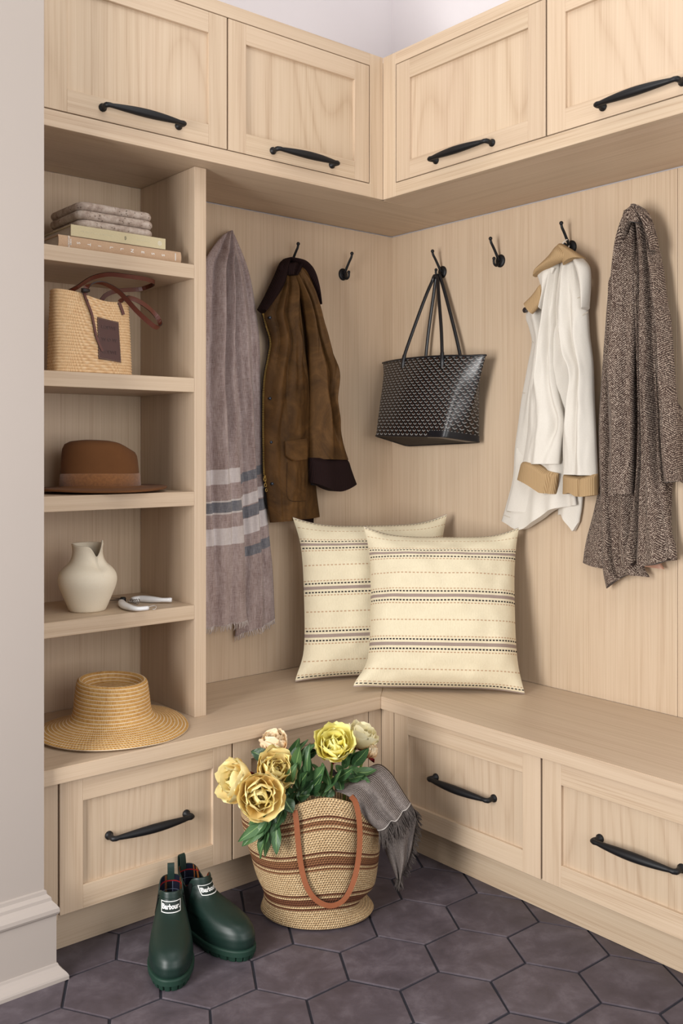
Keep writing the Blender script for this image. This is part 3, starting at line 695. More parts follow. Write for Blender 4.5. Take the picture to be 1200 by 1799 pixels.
# ------------------------------------------------------------------ things on the shelves
def book(name, label, x0, x1, y0, y1, z0, th, mcover, hollow=.004, rounded=False):
    t = thing(name, label, 'book', ((x0 + x1)/2, (y0 + y1)/2, z0), group='books on the top shelf')
    c = MB(); b = .0026
    c.box((x0, y0 + (.006 if rounded else 0), z0), (x1, y1, z0 + b), .0006); c.box((x0, y0 + (.006 if rounded else 0), z0 + th - b), (x1, y1, z0 + th), .0006)
    # spine: shallow arc in section
    sec = []
    for k in range(13):
        a = PI*k/12 - PI/2; d = .006*math.cos(a) if rounded else .0004
        sec.append((y0 + .006*rounded - d, z0 + th/2 + (th/2)*math.sin(a)))
    inn = [(y + .002, lerp(z0 + th/2, z, .9)) for y, z in sec][::-1]
    c.rings([[Vector((x, y, z)) for y, z in sec + inn] for x in (x0, x1)][::-1], True, True, True, 0, None, False)
    obj('cover', c, mcover, t)
    p = MB(); p.box((x0 + hollow, y0 + .008, z0 + b), (x1 - hollow, y1 - hollow, z0 + th - b), .0004)
    q = NT('page_block', .85, .1); o = q.vec('Object', (.02, .02, 1)); n = q.noise(o, 1600, 1)
    obj('pages', p, q.col(q.mix(n, srgb(196, 184, 170), srgb(238, 230, 218))), t)
    return t
M_BK1 = fabric('book_cloth_tan', srgb(184, 150, 118), srgb(212, 180, 150), 900, .35, .85, .1, .03)
M_BK2 = fabric('book_cloth_khaki', srgb(205, 190, 152), srgb(219, 205, 168), 1200, .2, .8, .1, .02)
M_WHITE_INK = plain('white_foil', srgb(246, 242, 236), .6, .3)
Z1 = SH[0]
def spine_text(s, x, y, z, size, turn, parent, m=M_WHITE_INK, bold=.0, name='lettering', spacing=1.0):
    M = Matrix.Translation((x, y, z)) @ Matrix.Rotation(PI/2, 4, 'X') @ Matrix.Rotation(turn, 4, 'Z')
    return obj(name, text_mb(s, size, M, bold=bold, depth=.00025, spacing=spacing), m, parent)
b1 = book('book', 'tan linen book with spaced white letters along its spine, lowest of the pile', -1.407, -1.056, -.292, -.045, Z1 + .0003, .0325, M_BK1, rounded=True)
for i, ch in enumerate('STILLNESS'):
    px = 137.5 + i*18.6 if i < 3 else (137.5, 156.6, 176, 195.5, 214, 232, 250.5, 268.5, 286.5)[i]
    X = at(px, 420 + (px - 137)*.132, y=-.292).x
    spine_text(ch, X, -.2923, Z1 + .0165, .0125, -PI/2, b1, bold=.0001)
spine_text('NORM\nARCHITECTS', -1.378, -.2923, Z1 + .0165, .0052, -PI/2, b1, bold=.0001)
spine_text('gestalten', -1.074, -.2923, Z1 + .0165, .0058, -PI/2, b1, bold=.0001)
b2 = book('book', 'pale khaki book with a plain spine, between the tan book and the stone blocks', -1.374, -1.104, -.290, -.06, Z1 + .0333, .0285, M_BK2)
M_FAINT = plain('blind_stamp', srgb(228, 217, 184), .6, .3)
spine_text('THE HOLE VALLEY READING', -1.303, -.2906, Z1 + .0475, .0068, 0, b2, M_FAINT, spacing=1.05)
spine_text('BEACHWOOD', -1.170, -.2906, Z1 + .0475, .0062, 0, b2, M_FAINT, spacing=1.05)
spine_text('\u03b2', -1.2225, -.2906, Z1 + .0475, .0105, .2, b2, plain('black_ink', srgb(40, 36, 30), .6))
mb = MB()
c0 = Vector((-1.1215, -.2906, Z1 + .0475)); mb.tube([c0 + Vector((.0048*math.cos(k*PI/12), 0, .0052*math.sin(k*PI/12))) for k in range(25)], .0006, 6)
obj('emblem', mb, M_WHITE_INK, b2); spine_text('S', c0.x, -.2906, c0.z, .0072, 0, b2, M_WHITE_INK, bold=.0001, name='emblem')

def slab(label, x0, x1, y0, y1, z0, z1, rr=.028, rot=0.):
    t_ = z1 - z0; R = []; cx, cy = (x0 + x1)/2, (y0 + y1)/2
    def ring(ins, z):
        P = []; hx, hy = (x1 - x0)/2 - ins, (y1 - y0)/2 - ins; r = max(.004, rr - ins)
        for sx, sy, a0 in ((1, 1, 0), (-1, 1, PI/2), (-1, -1, PI), (1, -1, 1.5*PI)):
            for k in range(8):
                a = a0 + PI/2*k/7; P.append(Vector((sx*(hx - r) + r*math.cos(a), sy*(hy - r) + r*math.sin(a), z)))
        return P
    for k in range(13):
        a = -PI/2 + PI*k/12; R.append(ring(t_/2*(1 - math.cos(a)), t_/2 + t_/2*math.sin(a)))
    mb = MB(); mb.rings(R)
    o = obj('travertine_block', mb, M_TRAV, None, True, (cx, cy, z0)); o.rotation_euler.z = rot
    return tag(o, label, 'stone block', 'stacked travertine blocks on the top shelf')
q = NT('travertine', .75, .3); v = q.vec('Object', (1, 1, 1), 3.)
vo = q.n('ShaderNodeTexVoronoi'); q.put(vo.inputs['Vector'], q.vec('Object', (1, 1, 1.6), 3.)); vo.inputs['Scale'].default_value = 110; vo.inputs['Randomness'].default_value = 1
n1 = q.noise(v, 45, 5, .7); n2 = q.noise(v, 24, 3)
pit = q.m('MULTIPLY', q.m('LESS_THAN', vo.outputs['Distance'], .26), q.m('GREATER_THAN', n2, .52))
c = q.ramp(n1, (.3, srgb(150, 130, 118)), (.5, srgb(190, 172, 158)), (.72, srgb(218, 205, 194)))
c = q.mix(q.m('MULTIPLY', pit, .75), c, srgb(96, 80, 70))
q.bump(q.m('SUBTRACT', q.m('MULTIPLY', n1, .5), pit), .5, .002); M_TRAV = q.col(c)
zb = Z1 + .0333 + .0286
slab('travertine block on the khaki book, lowest of three stacked blocks', -1.348, -1.130, -.284, -.09, zb, zb + .0215)
slab('travertine block in the middle of three stacked blocks', -1.352, -1.130, -.286, -.09, zb + .0216, zb + .0445)
slab('travertine block topmost of three stacked blocks on the books', -1.350, -1.133, -.284, -.09, zb + .0446, zb + .0665, rot=.01)

# --- straw handbag
Z2 = SH[1]
t = thing('handbag', 'woven straw handbag with brown leather straps and patch on the shelf', 'handbag', (-1.31, -.225, Z2))
def straw(name, c1, c2, c3, bd=.0012, vert=500, rows=None, rnd=0.):
    q = NT(name, .6, .35); u, v = q.uv(); o = q.vec('Object')
    st = q.m('SINE', q.m('ADD', q.m('MULTIPLY', u, vert*2*PI), q.m('MULTIPLY', q.m('FLOOR', v), 2.3))); st = q.m('MULTIPLY_ADD', st, .5, .5)
    n = q.noise(o, 120, 3, .7); n2 = q.noise(q.vec('Object', (1, 1, 3)), 30, 3)
    f = q.m('ADD', q.m('MULTIPLY', st, .28), q.m('MULTIPLY', n, .72))
    c = q.ramp(f, (.15, c1), (.5, c2), (.85, c3))
    c = q.mix(q.m('MULTIPLY', n2, .3), c, c1)
    q.bump(st, .5, bd); return q, c, v
q, c, v = straw('raffia_cord', srgb(206, 158, 110), srgb(242, 202, 152), srgb(255, 232, 192), vert=160); M_RAF = q.col(c)
def srect(a, hx, hy, ex):
    c_, s_ = math.cos(a), math.sin(a)
    return (hx*math.copysign(abs(c_)**(2/ex), c_), hy*math.copysign(abs(s_)**(2/ex), s_))
mb = MB(); rows, seg, n = 27, 5, 72; H = .205; R, U = [], []
def hb(v, a, off=0.):
    hx = lerp(.107, .1035, v) + off; hy = lerp(.040, .032, v**1.5) + off
    x, y = srect(a, hx, hy, lerp(5, 3.2, v)); 
    sag = -.014*v**2*math.exp(-((x - .03)/.06)**2)*(1 if y < 0 else .6) + .006*v**2*(-x/.1)
    return Vector((-1.301 + x, -.246 + y, Z2 + .0005 + v*H + sag))
for i in range(rows*seg + 1):
    v = i/(rows*seg); ph = (i % seg)/seg; bul = .0022*math.sin(PI*ph)
    if i == 0: bul = -.003
    R.append([hb(v, 2*PI*k/n + PI/2, bul) for k in range(n)]); U.append([(k/n*.55 if k < n else 0, v*rows + .01) for k in range(n)])
Ri = [[hb(v, 2*PI*k/n + PI/2, -.006) + (Vector((0, 0, .0)) if v < 1 else Vector((0, 0, .001))) for k in range(n)] for v in (1, .9, .7, .4, .1, .04)]
mb.rings(R + Ri, True, True, True, 0, U + [[(k/n*.55, 27) for k in range(n)] for _ in Ri])
obj('basket_body', mb, M_RAF, t)
M_LEA = plain('brown_leather', srgb(98, 45, 29), .38, .5, .12, 30, .15, 500, .0006)
M_LEAD = plain('leather_edge', srgb(34, 20, 18), .5, .4)
def strap(name, P, w, parent, th=.0028, m=None, normal=None, n=50, edge=True, twist=None):
    """flat leather strap: P = points (x,y,z), width axis from `normal` list or default"""
    C = [Vector(p) for p in cat(P, n)]; up, lo = [], []
    A, B, A2, B2 = [], [], [], []
    for i, p in enumerate(C):
        tg = (C[min(i + 1, n - 1)] - C[max(0, i - 1)]).normalized(); k = i/(n - 1)
        wd = Vector(interpv(normal, k)) if normal else Vector((0, 0, 1))
        wd = (wd - tg*wd.dot(tg)).normalized(); nm = tg.cross(wd)
        ww = w if not isinstance(w, list) else interp(w, k)
        A.append([p + wd*ww/2 + nm*th/2, p - wd*ww/2 + nm*th/2, p - wd*ww/2 - nm*th/2, p + wd*ww/2 - nm*th/2])
    mb = MB(); mb.rings(A, True, True, True, 0, None, False)
    # darker cut edges
    if edge:
        for i, f in enumerate(mb.f):
            if i < (n - 1)*4 and i % 4 in (1, 3): mb.m[i] = 1
    return obj(name, mb, [m or M_LEA, M_LEAD], parent)
def interpv(tab, x):
    if x <= tab[0][0]: return tab[0][1]
    for (a, b), (c, d) in zip(tab, tab[1:]):
        if x <= c:
            k = (x - a)/(c - a); return tuple(lerp(p, q_, k) for p, q_ in zip(b, d))
    return tab[-1][1]
def P3(*rows): return [tuple(at(x, y, y=d)) for x, y, d in rows]
# rear strap arching up and back to the right, then the looped one in front
strap('strap', P3((118, 514, -.25), (135, 505, -.26), (160, 489, -.265), (190, 482, -.278), (222, 485, -.285), (250, 489, -.28), (268, 494, -.26), (271, 498, -.23), (262, 503, -.20), (245, 508, -.18), (215, 510, -.185), (198, 513, -.19), (184, 520, -.19), (177, 530, -.188)), .0115, t, normal=[(0, (-.2, -.6, .8)), (.35, (0, -.5, .9)), (.6, (0, -.2, 1)), (1, (.2, -.1, 1))])
strap('strap', P3((149, 518, -.282), (152, 505, -.286), (163, 498, -.287), (178, 497, -.287), (192, 502, -.288), (208, 512, -.290), (222, 526, -.290), (240, 546, -.288), (258, 563, -.284), (274, 575, -.28), (282, 572, -.27), (277, 558, -.262), (262, 542, -.262), (245, 530, -.266), (230, 524, -.27), (218, 524, -.276), (211, 530, -.281)), .0125, t, normal=[(0, (1, -.2, .2)), (.12, (.3, -.8, .3)), (.3, (.1, -.7, .7)), (.55, (.6, -.35, .7)), (.62, (.3, -.5, .6)), (.75, (.1, .2, 1)), (1, (1, -.2, .3))], n=90)
strap('strap_tab', P3((209, 531, -.279), (211.5, 537, -.2795), (214, 544, -.280), (217, 553, -.2805)), .0085, t, normal=[(0, (1, 0, .2)), (1, (1, 0, .2))], n=12)
strap('tie_cord', P3((147, 511, -.282), (150, 522, -.285), (155, 535, -.287), (161, 551, -.288), (165, 570, -.288), (169, 590, -.289), (174, 604, -.289), (180, 617, -.289)), .0062, t, normal=[(0, (1, 0, .3)), (1, (1, 0, .4))], n=40)
mb = MB()
for k in range(3):
    p = at(149, 509 + k*1.6, y=-.286); mb.tube([p + Vector((.0095*math.cos(a), -.004 + .005*math.sin(a), .0015*math.sin(a + k))) for a in [j*PI/10 for j in range(21)]], .0026, 8)
obj('knot', mb, M_LEAD, t)
mb = MB(); p = [at(171.5, 557, y=-.2855), at(208.5, 566, y=-.2855), at(213, 637, y=-.2895), at(173.5, 630, y=-.2895)]
mb.add(p + [q_ + Vector((0, .004, 0)) for q_ in p], [[3, 2, 1, 0], [4, 5, 6, 7], [0, 1, 5, 4], [1, 2, 6, 5], [2, 3, 7, 6], [3, 0, 4, 7]], 0, None, False)
pa = obj('leather_patch', mb, plain('dark_brown_leather', srgb(76, 34, 21), .4, .5, .12, 30, .15, 500, .0006), t)
mb = MB(); cn = (p[0] + p[1] + p[2] + p[3])/4
for a, b in zip(p, p[1:] + p[:1]):
    a2, b2 = a.lerp(cn, .045), b.lerp(cn, .045); nst = 22
    for k in range(nst):
        s0, s1 = a2.lerp(b2, (k + .15)/nst), a2.lerp(b2, (k + .7)/nst); mb.tube([s0 + Vector((0, -.0004, 0)), s1 + Vector((0, -.0004, 0))], .0004, 4)
obj('stitching', mb, plain('cream_thread', srgb(196, 168, 138), .7), pa)
M_EMB = plain('embossed_leather', srgb(64, 27, 16), .35, .5)
for k, s_ in enumerate(('LOEWE', 'W O W', 'LOEWE')):
    c_ = p[0].lerp(p[3], .2 + .3*k).lerp(p[1].lerp(p[2], .2 + .3*k), .5)
    M = Matrix.Translation(c_ + Vector((0, -.0006, 0))) @ Matrix.Rotation(PI/2, 4, 'X') @ Matrix.Rotation(-.04, 4, 'Z')
    obj('embossing', text_mb(s_, .0125, M, depth=.0002), M_EMB, pa)
mb = MB(); pp = at(155, 527, y=-.290); q_ = bmesh.new(); bmesh.ops.create_uvsphere(q_, u_segments=10, v_segments=6, radius=.0018, matrix=Matrix.Translation(pp)); mb.bm(q_, 0, True); obj('stud', mb, plain('silver_stud', srgb(220, 220, 220), .2, .5, metal=1), t)

# --- fedora
Z3 = SH[2]
t = thing('fedora', 'brown felt fedora with a suede band on the shelf', 'hat', (-1.228, -.165, Z3))
M_FELT = plain('brown_felt', srgb(116, 76, 45), .92, .15, .1, 30, .25, 900, .001, .04)
M_SUEDE = fabric('suede_band', srgb(128, 82, 44), srgb(152, 100, 56), 160, .1, .95, .3, .05)
c0 = Vector((-1.228, -.165, Z3)); n = 72; R = []
def brim_z(a): return .012 + .004*math.cos(2*a) + .0035*math.sin(a*1 + .6)
for r, dz in ((1., 0), (1.003, .0015), (1., .003), (.85, .0045), (.72, .006)):
    R.append([c0 + Vector((r*.180*math.cos(2*PI*k/n), r*.155*math.sin(2*PI*k/n), (.003 + brim_z(2*PI*k/n)*(r - .6)*1.6 + dz*.6 + (1 - r)*.018))) for k in range(n)])
R2 = [[p - Vector((0, 0, .003)) for p in r] for r in R[:1]] 
# crown, higher at the left, pinched to the right
prof = [(.0, 1., 1.), (.02, .985, .985), (.06, .975, .96), (.085, .965, .94), (.10, .95, .91), (.112, .90, .84), (.119, .78, .68), (.121, .6, .45), (.115, .5, .25), (.108, .42, .10)]
for z, fx, fy in prof:
    rg = []
    for k in range(n):
        a = 2*PI*k/n; ca, sa = math.cos(a), math.sin(a); x = .1095*fx*ca; y = .088*fy*sa
        fr = sstep(.01, .11, x); y *= 1 - .22*fr*sstep(.03, .11, z); zz = z*(1 - .20*sstep(.0, .105, x)) 
        zz += .002*math.sin(a*2)
        rg.append(c0 + Vector((x - .004, y, .0185 + zz)))
    R.append(rg)
mb = MB(); mb.rings(R[::1], True, False, True)
# underside of the brim
und = [[p - Vector((0, 0, .0025)) for p in R[0]], [c0 + Vector((.7*.18*math.cos(2*PI*k/n), .7*.155*math.sin(2*PI*k/n), .006)) for k in range(n)]]
mb.rings([R[0]] + und[::1], True, False, False)
obj('felt_body', mb, M_FELT, t)
mb = MB(); rr = []
for z, o_ in ((.017, .0005), (.018, .0022), (.034, .0026), (.050, .0022), (.0515, .0002)):
    f = interp([(0, 1.), (.02, .985), (.06, .96)], z - .0185); rr.append([c0 + Vector((math.cos(2*PI*k/n)*(.1095*f + o_) - .004, math.sin(2*PI*k/n)*(.088*f + o_), z + .001*math.sin(4*PI*k/n))) for k in range(n)])
mb.rings(rr, True, False, False); o = obj('hat_band', mb, M_SUEDE, t); o['label'] = 'lighter suede hat band'

# --- vase with petal rim
Z4 = SH[3]
t = thing('vase', 'cream stoneware vase with a split petal rim', 'vase', (-1.284, -.195, Z4))
q = NT('cream_stoneware', .75, .3); v = q.vec('Object'); n1 = q.noise(v, 300, 2, .7)
q.bump(n1, .12, .0006); M_STONE = q.col(q.mix(n1, srgb(250, 234, 208), srgb(255, 247, 226)))
prof = [(0, .046), (.004, .0485), (.02, .0555), (.045, .066), (.068, .0745), (.085, .0765), (.099, .073), (.112, .064), (.124, .051), (.136, .0435), (.150, .0398), (.164, .0395), (.176, .0415)]
vc = Vector((-1.284, -.195, Z4 + .0004)); n = 128; aN = -1.46   # the split faces front right
def vz(z, a):
    da = (a - aN + PI) % (2*PI) - PI
    w = max(0, z - .105)/.071
    h = 1 - .46*math.exp(-(abs(da)/.30)**1.3) - .06*math.exp(-((da + 1.0)/.5)**2) + .20*math.exp(-((da - .50)/.20)**2)
    return z if z <= .105 else .105 + .071*w*h
def vr(r, z, a):
    da = (a - aN + PI) % (2*PI) - PI; w = sstep(.06, .176, z)
    r2 = r + (.0045*w*sstep(0, .015, da)*(1 - sstep(.05, .9, da)))       # the overlapping lip
    r2 += .0035*w*w*math.exp(-((da - .25)/.3)**2)
    return r2
def ring(r, z, dr=0.): return [vc + Vector((math.cos(a)*(vr(r, z, a) + dr), math.sin(a)*(vr(r, z, a) + dr), vz(z, a))) for a in [2*PI*k/n for k in range(n)]]
pz = cat(prof, 46); R = [ring(r, z) for z, r in pz]
R.append([p + Vector((0, 0, .0015)) for p in ring(pz[-1][1], pz[-1][0], -.0018)])
R += [ring(r, z, -.0042) for z, r in pz[::-3] if z > .006]
mb = MB(); mb.rings(R); obj('pot', mb, M_STONE, t)
for o_ in [o for o in COL.objects if o.name == 'pot']:      # one thing, one mesh: drop the empty
    o_.parent = None; o_.location = t.location; o_.name = 'vase_pot'
lab = t['label']; bpy.data.objects.remove(t)
o_ = bpy.data.objects['vase_pot']; o_.name = 'vase'; tag(o_, lab, 'vase')

# --- pruning shears
t = thing('pruning_shears', 'white-handled pruning shears lying beside the cream vase', 'shears', tuple(at(250, 1055, z=Z4)))
M_SW = plain('white_coating', srgb(254, 254, 255), .3, .5); M_STEEL = plain('steel', srgb(150, 146, 142), .3, .5, metal=.9)
zz = Z4 + .0095
def hnd(name, pts, w0):
    C = [at(x, y, z=zz) for x, y in pts]; C = [Vector(p) for p in cat([tuple(c) for c in C], 24)]
    mb = MB(); mb.tube(C, [w0*(.62 + .38*math.sin(PI*min(1, k/23*1.1 + .1))) for k in range(24)], 14, flat=.8, upv=(0, 0, 1)); return obj(name, mb, M_SW, t)
h1 = hnd('handle', [(213, 1057), (217, 1063), (228, 1067), (243, 1069.5), (260, 1068)], .0115)
h2 = hnd('handle', [(232, 1053.5), (246, 1052), (264, 1053), (282, 1054), (297, 1054)], .0118)
mb = MB(); e = at(299, 1054, z=zz); mb.tube([at(292, 1054, z=zz), e, at(302, 1054, z=zz)], [.0062, .0065, .0055], 12); obj('handle_cap', mb, M_SW, h2)
mb = MB(); e0, e1 = at(225, 1056, z=zz), at(243, 1057, z=zz)
P = []
for k in range(90):
    f = k/89; c = e0.lerp(e1, f); a = f*2*PI*5; d = (e1 - e0).normalized(); s1 = Vector((0, 0, 1)); s2 = d.cross(s1); r = .0045 + .0045*f
    P.append(c + s1*math.cos(a)*r*.8 + s2*math.sin(a)*r)
mb.tube(P, .0011, 6); obj('spring', mb, M_STEEL, t)
mb = MB(); p = at(216, 1052.5, z=zz + .001)
mb.rings([[p + Vector((r*math.cos(2*PI*k/20), r*math.sin(2*PI*k/20), d)) for k in range(20)] for r, d in ((.0085, -.007), (.0085, .003), (.006, .0055))]); obj('pivot', mb, M_BLACK, t)
for name, pts, w in (('blade', [(218, 1053), (205, 1053.5), (190, 1055)], .010), ('counter_blade', [(218, 1052), (208, 1051), (196, 1050.5)], .007)):
    mb = MB(); C = [at(x, y, z=zz - .002) for x, y in pts]; mb.tube(C, [w, w*.8, .002], 10, flat=.18, upv=(0, 0, 1)); obj(name, mb, plain('dark_steel', srgb(84, 72, 66), .35, .5, metal=.7), t)
mb = MB(); mb.tube(cat([tuple(at(x, y, z=Z4 + .003)) for x, y in ((262, 1066), (270, 1064), (274.5, 1065.5), (273, 1069.5), (268, 1070.5))], 24), .0008, 6); obj('wire_catch', mb, M_SW, t)

# --- straw sun hat on the bench
t = thing('sun_hat', 'wide-brimmed straw sun hat resting on the bench under the shelves', 'hat', (-1.249, -.268, BENCH))
q, c, v = straw('sewn_straw', srgb(172, 116, 50), srgb(220, 168, 92), srgb(255, 226, 160), vert=34)
fv = q.m('FRACT', v); edge = q.m('GREATER_THAN', q.m('ABSOLUTE', q.m('SUBTRACT', fv, .5)), .385)
c = q.mix(q.m('MULTIPLY', edge, .9), c, srgb(246, 226, 198)); M_STRAW = q.col(c)
hc = Vector((-1.249, -.268, BENCH)); n = 96
path = [(.1985, .004), (.190, .0065), (.165, .013), (.14, .020), (.12, .027), (.108, .0345), (.1015, .045), (.0985, .060), (.0965, .080), (.094, .10), (.0915, .118), (.0895, .1265), (.085, .1315), (.0795, .129), (.0745, .120), (.070, .112), (.06, .106), (.03, .102), (.001, .101)]
nr = 31*4; C = cat(path, nr + 1); R, U = [], []
for i, (r, z) in enumerate(C):
    i0, i1 = max(0, i - 1), min(nr, i + 1); d = Vector((C[i1][0] - C[i0][0], C[i1][1] - C[i0][1])).normalized(); nn = Vector((-d.y, d.x)) * -1
    b = .0011*math.sin(PI*((i % 4)/4)); rg, uu = [], []
    for k in range(n):
        a = 2*PI*k/n + PI/2; wz = (.006*math.sin(a*2 + .8) + .004*math.sin(3*a))*sstep(.10, .2, r); tl = .030*sstep(.02, .13, z)*math.cos(a - 2.2)*(r/.09)*.5
        rg.append(hc + Vector(((r + nn.x*b)*math.cos(a), (r + nn.x*b)*math.sin(a)*.99, z - nn.y*b + max(0, wz + .003) + tl*0.35))); uu.append((k/n*4.2, i/4 + .01))
    R.append(rg); U.append(uu)
mb = MB(); mb.rings(R, True, False, False, 0, U)
Rb = [[p - Vector((0, 0, .0028)) for p in R[0]]] + [[p - Vector((0, 0, .0028)) for p in R[j]] for j in (12, 30)]
mb.rings([R[0]] + Rb, True, False, False, 0, [U[0]]*4)
obj('straw_body', mb, M_STRAW, t)
o_ = [o for o in t.children][0]; lab = t['label']; loc = t.location.copy(); bpy.data.objects.remove(t); o_.location = loc; o_.name = 'sun_hat'; tag(o_, lab, 'hat')

# ------------------------------------------------------------------ cushions on the bench
def cushion_mat(name):
    q = NT(name, .9, .15); u, v = q.uv()
    ph = q.m('FRACT', q.m('DIVIDE', q.m('ADD', v, .125), .25))       # .5 = band
    d = q.m('MULTIPLY', q.m('SUBTRACT', ph, .5), .25); ad = q.m('ABSOLUTE', d)
    wob = q.noise(q.vec('Object'), 60, 2)
    rib = q.m('MULTIPLY_ADD', q.m('SINE', q.m('MULTIPLY', u, 2*PI*92)), .5, .5)
    o = q.vec('Object'); n = q.noise(q.vec('Object', (1, 1, .15)), 420, 3, .7); n2 = q.noise(o, 700, 2)
    c = q.mix(n, srgb(216, 202, 170), srgb(242, 230, 202))
    def band(lo, hi): return q.m('MULTIPLY', q.m('GREATER_THAN', ad, lo), q.m('LESS_THAN', ad, hi))
    def dash(k, duty, off=0.): return q.m('GREATER_THAN', q.m('FRACT', q.m('ADD', q.m('MULTIPLY', u, k), off)), duty)
    c = q.mix(q.m('MULTIPLY', q.m('LESS_THAN', ad, .0085), .9), c, q.mix(n2, srgb(120, 100, 96), srgb(176, 156, 148)))
    c = q.mix(q.m('MULTIPLY', band(.020, .0275), dash(46, .36)), c, srgb(46, 42, 44))
    c = q.mix(q.m('MULTIPLY', q.m('MULTIPLY', band(.036, .0415), dash(46, .4, .3)), .8), c, srgb(176, 134, 100))
    c = q.mix(q.m('MULTIPLY', q.m('MULTIPLY', q.m('GREATER_THAN', ad, .1217), dash(40, .42)), .75), c, srgb(178, 138, 104))
    q.bump(q.m('ADD', q.m('MULTIPLY', rib, .5), n), .35, .0012); return q.col(c)
M_CUSH = cushion_mat('striped_cotton')
def cushion(label, bl, br, lean, hgt, T, seed, ears, slump=0., W=None, yaw_in=0.):
    """bl, br: bottom corners on the bench; leans back `lean` metres over its height"""
    bl, br = Vector(bl), Vector(br); X = (br - bl); w_ = X.length; X.normalize(); N = Vector((X.y, -X.x, 0))  # front normal
    if N.dot(CAM - bl) < 0: N = -N
    V = (Vector((0, 0, math.sqrt(max(.01, hgt*hgt - lean*lean)))) - N*lean); Nf = (N*V.z + Vector((0, 0, lean))).normalized()
    t0 = (bl + br)/2
    n = 44; mb = MB()
    def pt(u, v, side):
        a, b = 2*u - 1, 2*v - 1
        # pulled-in sides leave the corners as ears
        pin = .075*(1 - abs(b)**3.0); pinv = (.105 if b > 0 else .03)*(1 - abs(a)**3.6)
        x = a*(1 - pin*abs(a)**3); y = b*(1 - pinv*abs(b)**3)
        e = (max(0, 1 - abs(a)**3.2)**.62)*(max(0, 1 - abs(b)**3.0)**.62)
        rnd = mnoise.noise(Vector((a*1.7 + seed, b*1.9, side*3.))) + .5*mnoise.noise(Vector((a*4 + seed, b*4, 7 + side)))
        th = T*(1 if side > 0 else .5)*e*(1 + .22*rnd) + .006*e**.4*mnoise.noise(Vector((a*6 + seed*2, b*9, side*2.))) + .002
        th += e**.5*.006*math.sin(9*a*b + seed)*max(0, abs(a*b))
        for (ea, eb, dx, dy, dz) in ears:
            g = math.exp(-((a - ea)**2 + (b - eb)**2)/.05); x += dx*g; y += dy*g; th += 0; 
        p = t0 + X*(x*w_/2) + V*((y + 1)/2) + Nf*(th*side)
        # belly settles on the seat
        s_ = slump*e*(1 - v); p += Nf*s_*(side > 0) 
        for (ea, eb, dx, dy, dz) in ears:
            p += Nf*dz*math.exp(-((a - ea)**2 + (b - eb)**2)/.05)
        return p
    VM = [(0, 0), (.125, .062), (.25, .165), (.375, .30), (.5, .44), (.625, .585), (.75, .73), (.875, .885), (1, 1)]
    vm = lambda i: 1 - interp(VM, i/(n-1))
    Fr = [[pt(j/(n-1), vm(i), 1) for j in range(n)] for i in range(n)]
    Bk = [[pt(j/(n-1), vm(i), -1) for j in range(n)] for i in range(n)]
    UVg = [[(j/(n-1), i/(n-1)) for j in range(n)] for i in range(n)]
    zmin = min(p.z for g in (Fr, Bk) for r in g for p in r); dz = Vector((0, 0, BENCH + .0008 - zmin))
    Fr = [[p + dz for p in r] for r in Fr]; Bk = [[p + dz for p in r] for r in Bk]
    mb.grid([r[::-1] for r in Fr], 0, [r[::-1] for r in UVg]); mb.grid(Bk, 0, UVg)
    o = obj('cushion_cover', mb, M_CUSH, None, False, tuple(t0)); o.name = 'cushion'
    b_ = bmesh.new(); b_.from_mesh(o.data); bmesh.ops.remove_doubles(b_, verts=b_.verts, dist=.0045 if False else .0001); bmesh.ops.recalc_face_normals(b_, faces=b_.faces); b_.to_mesh(o.data); b_.free()
    return tag(o, label, 'cushion', 'striped cushions in the bench corner')
N2 = Vector((-.704, -.71, 0))
cushion('cream striped cushion leaning on the left wall behind the other cushion', (-.550, -.166, BENCH), (-.100, -.400, BENCH), .085, .515, .080, 2.3, [(-1, 1, -.04, .02, 0), (1, 1, .03, .03, .0), (-1, -1, -.08, .0, .02)])
cushion('cream striped cushion in front, leaning into the bench corner', (-.470, -.378, BENCH), (-.130, -.716, BENCH), .125, .495, .092, 5.1, [(-1, 1, -.03, .03, 0), (1, 1, .0, .02, .01), (-1, -1, -.12, .02, .04), (1, -1, .02, -.02, .01)])

# ------------------------------------------------------------------ black tote on the right wall
t = thing('tote_bag', 'black chevron-patterned tote bag hanging from a hook on the right wall', 'tote bag', (-.09, -.29, 1.21))
def chevron():
    q = NT('chevron_canvas', .33, .5); u, v = q.uv()
    b = q.m('DIVIDE', v, .0098); row = q.m('FLOOR', b); fv = q.m('FRACT', b)
    a = q.m('ADD', q.m('DIVIDE', u, .0238), q.m('MULTIPLY', row, .45)); fu = q.m('SUBTRACT', q.m('FRACT', a), .5); au = q.m('ABSOLUTE', fu)
    line = q.m('ABSOLUTE', q.m('SUBTRACT', fv, q.m('MULTIPLY_ADD', au, 1.05, .22)))
    chev = q.m('MULTIPLY', q.m('LESS_THAN', line, .15), q.m('LESS_THAN', au, .33))
    b2 = q.m('ADD', b, -.55); row2 = q.m('FLOOR', b2); a2 = q.m('ADD', q.m('DIVIDE', u, .0238), q.m('MULTIPLY', row2, .45)); f2 = q.m('ABSOLUTE', q.m('SUBTRACT', q.m('FRACT', a2), .5))
    stem = q.m('MULTIPLY', q.m('LESS_THAN', f2, .085), q.m('LESS_THAN', q.m('FRACT', b2), .8))
    n = q.noise(q.vec('Object'), 900, 2)
    c = q.mix(n, srgb(7, 6, 7), srgb(16, 13, 13))
    c = q.mix(stem, c, srgb(62, 38, 28)); c = q.mix(chev, c, q.mix(n, srgb(112, 111, 110), srgb(156, 152, 148)))
    q.bump(q.m('ADD', q.m('MULTIPLY', chev, .6), q.m('MULTIPLY', stem, .3)), .3, .0006); return q.col(c)
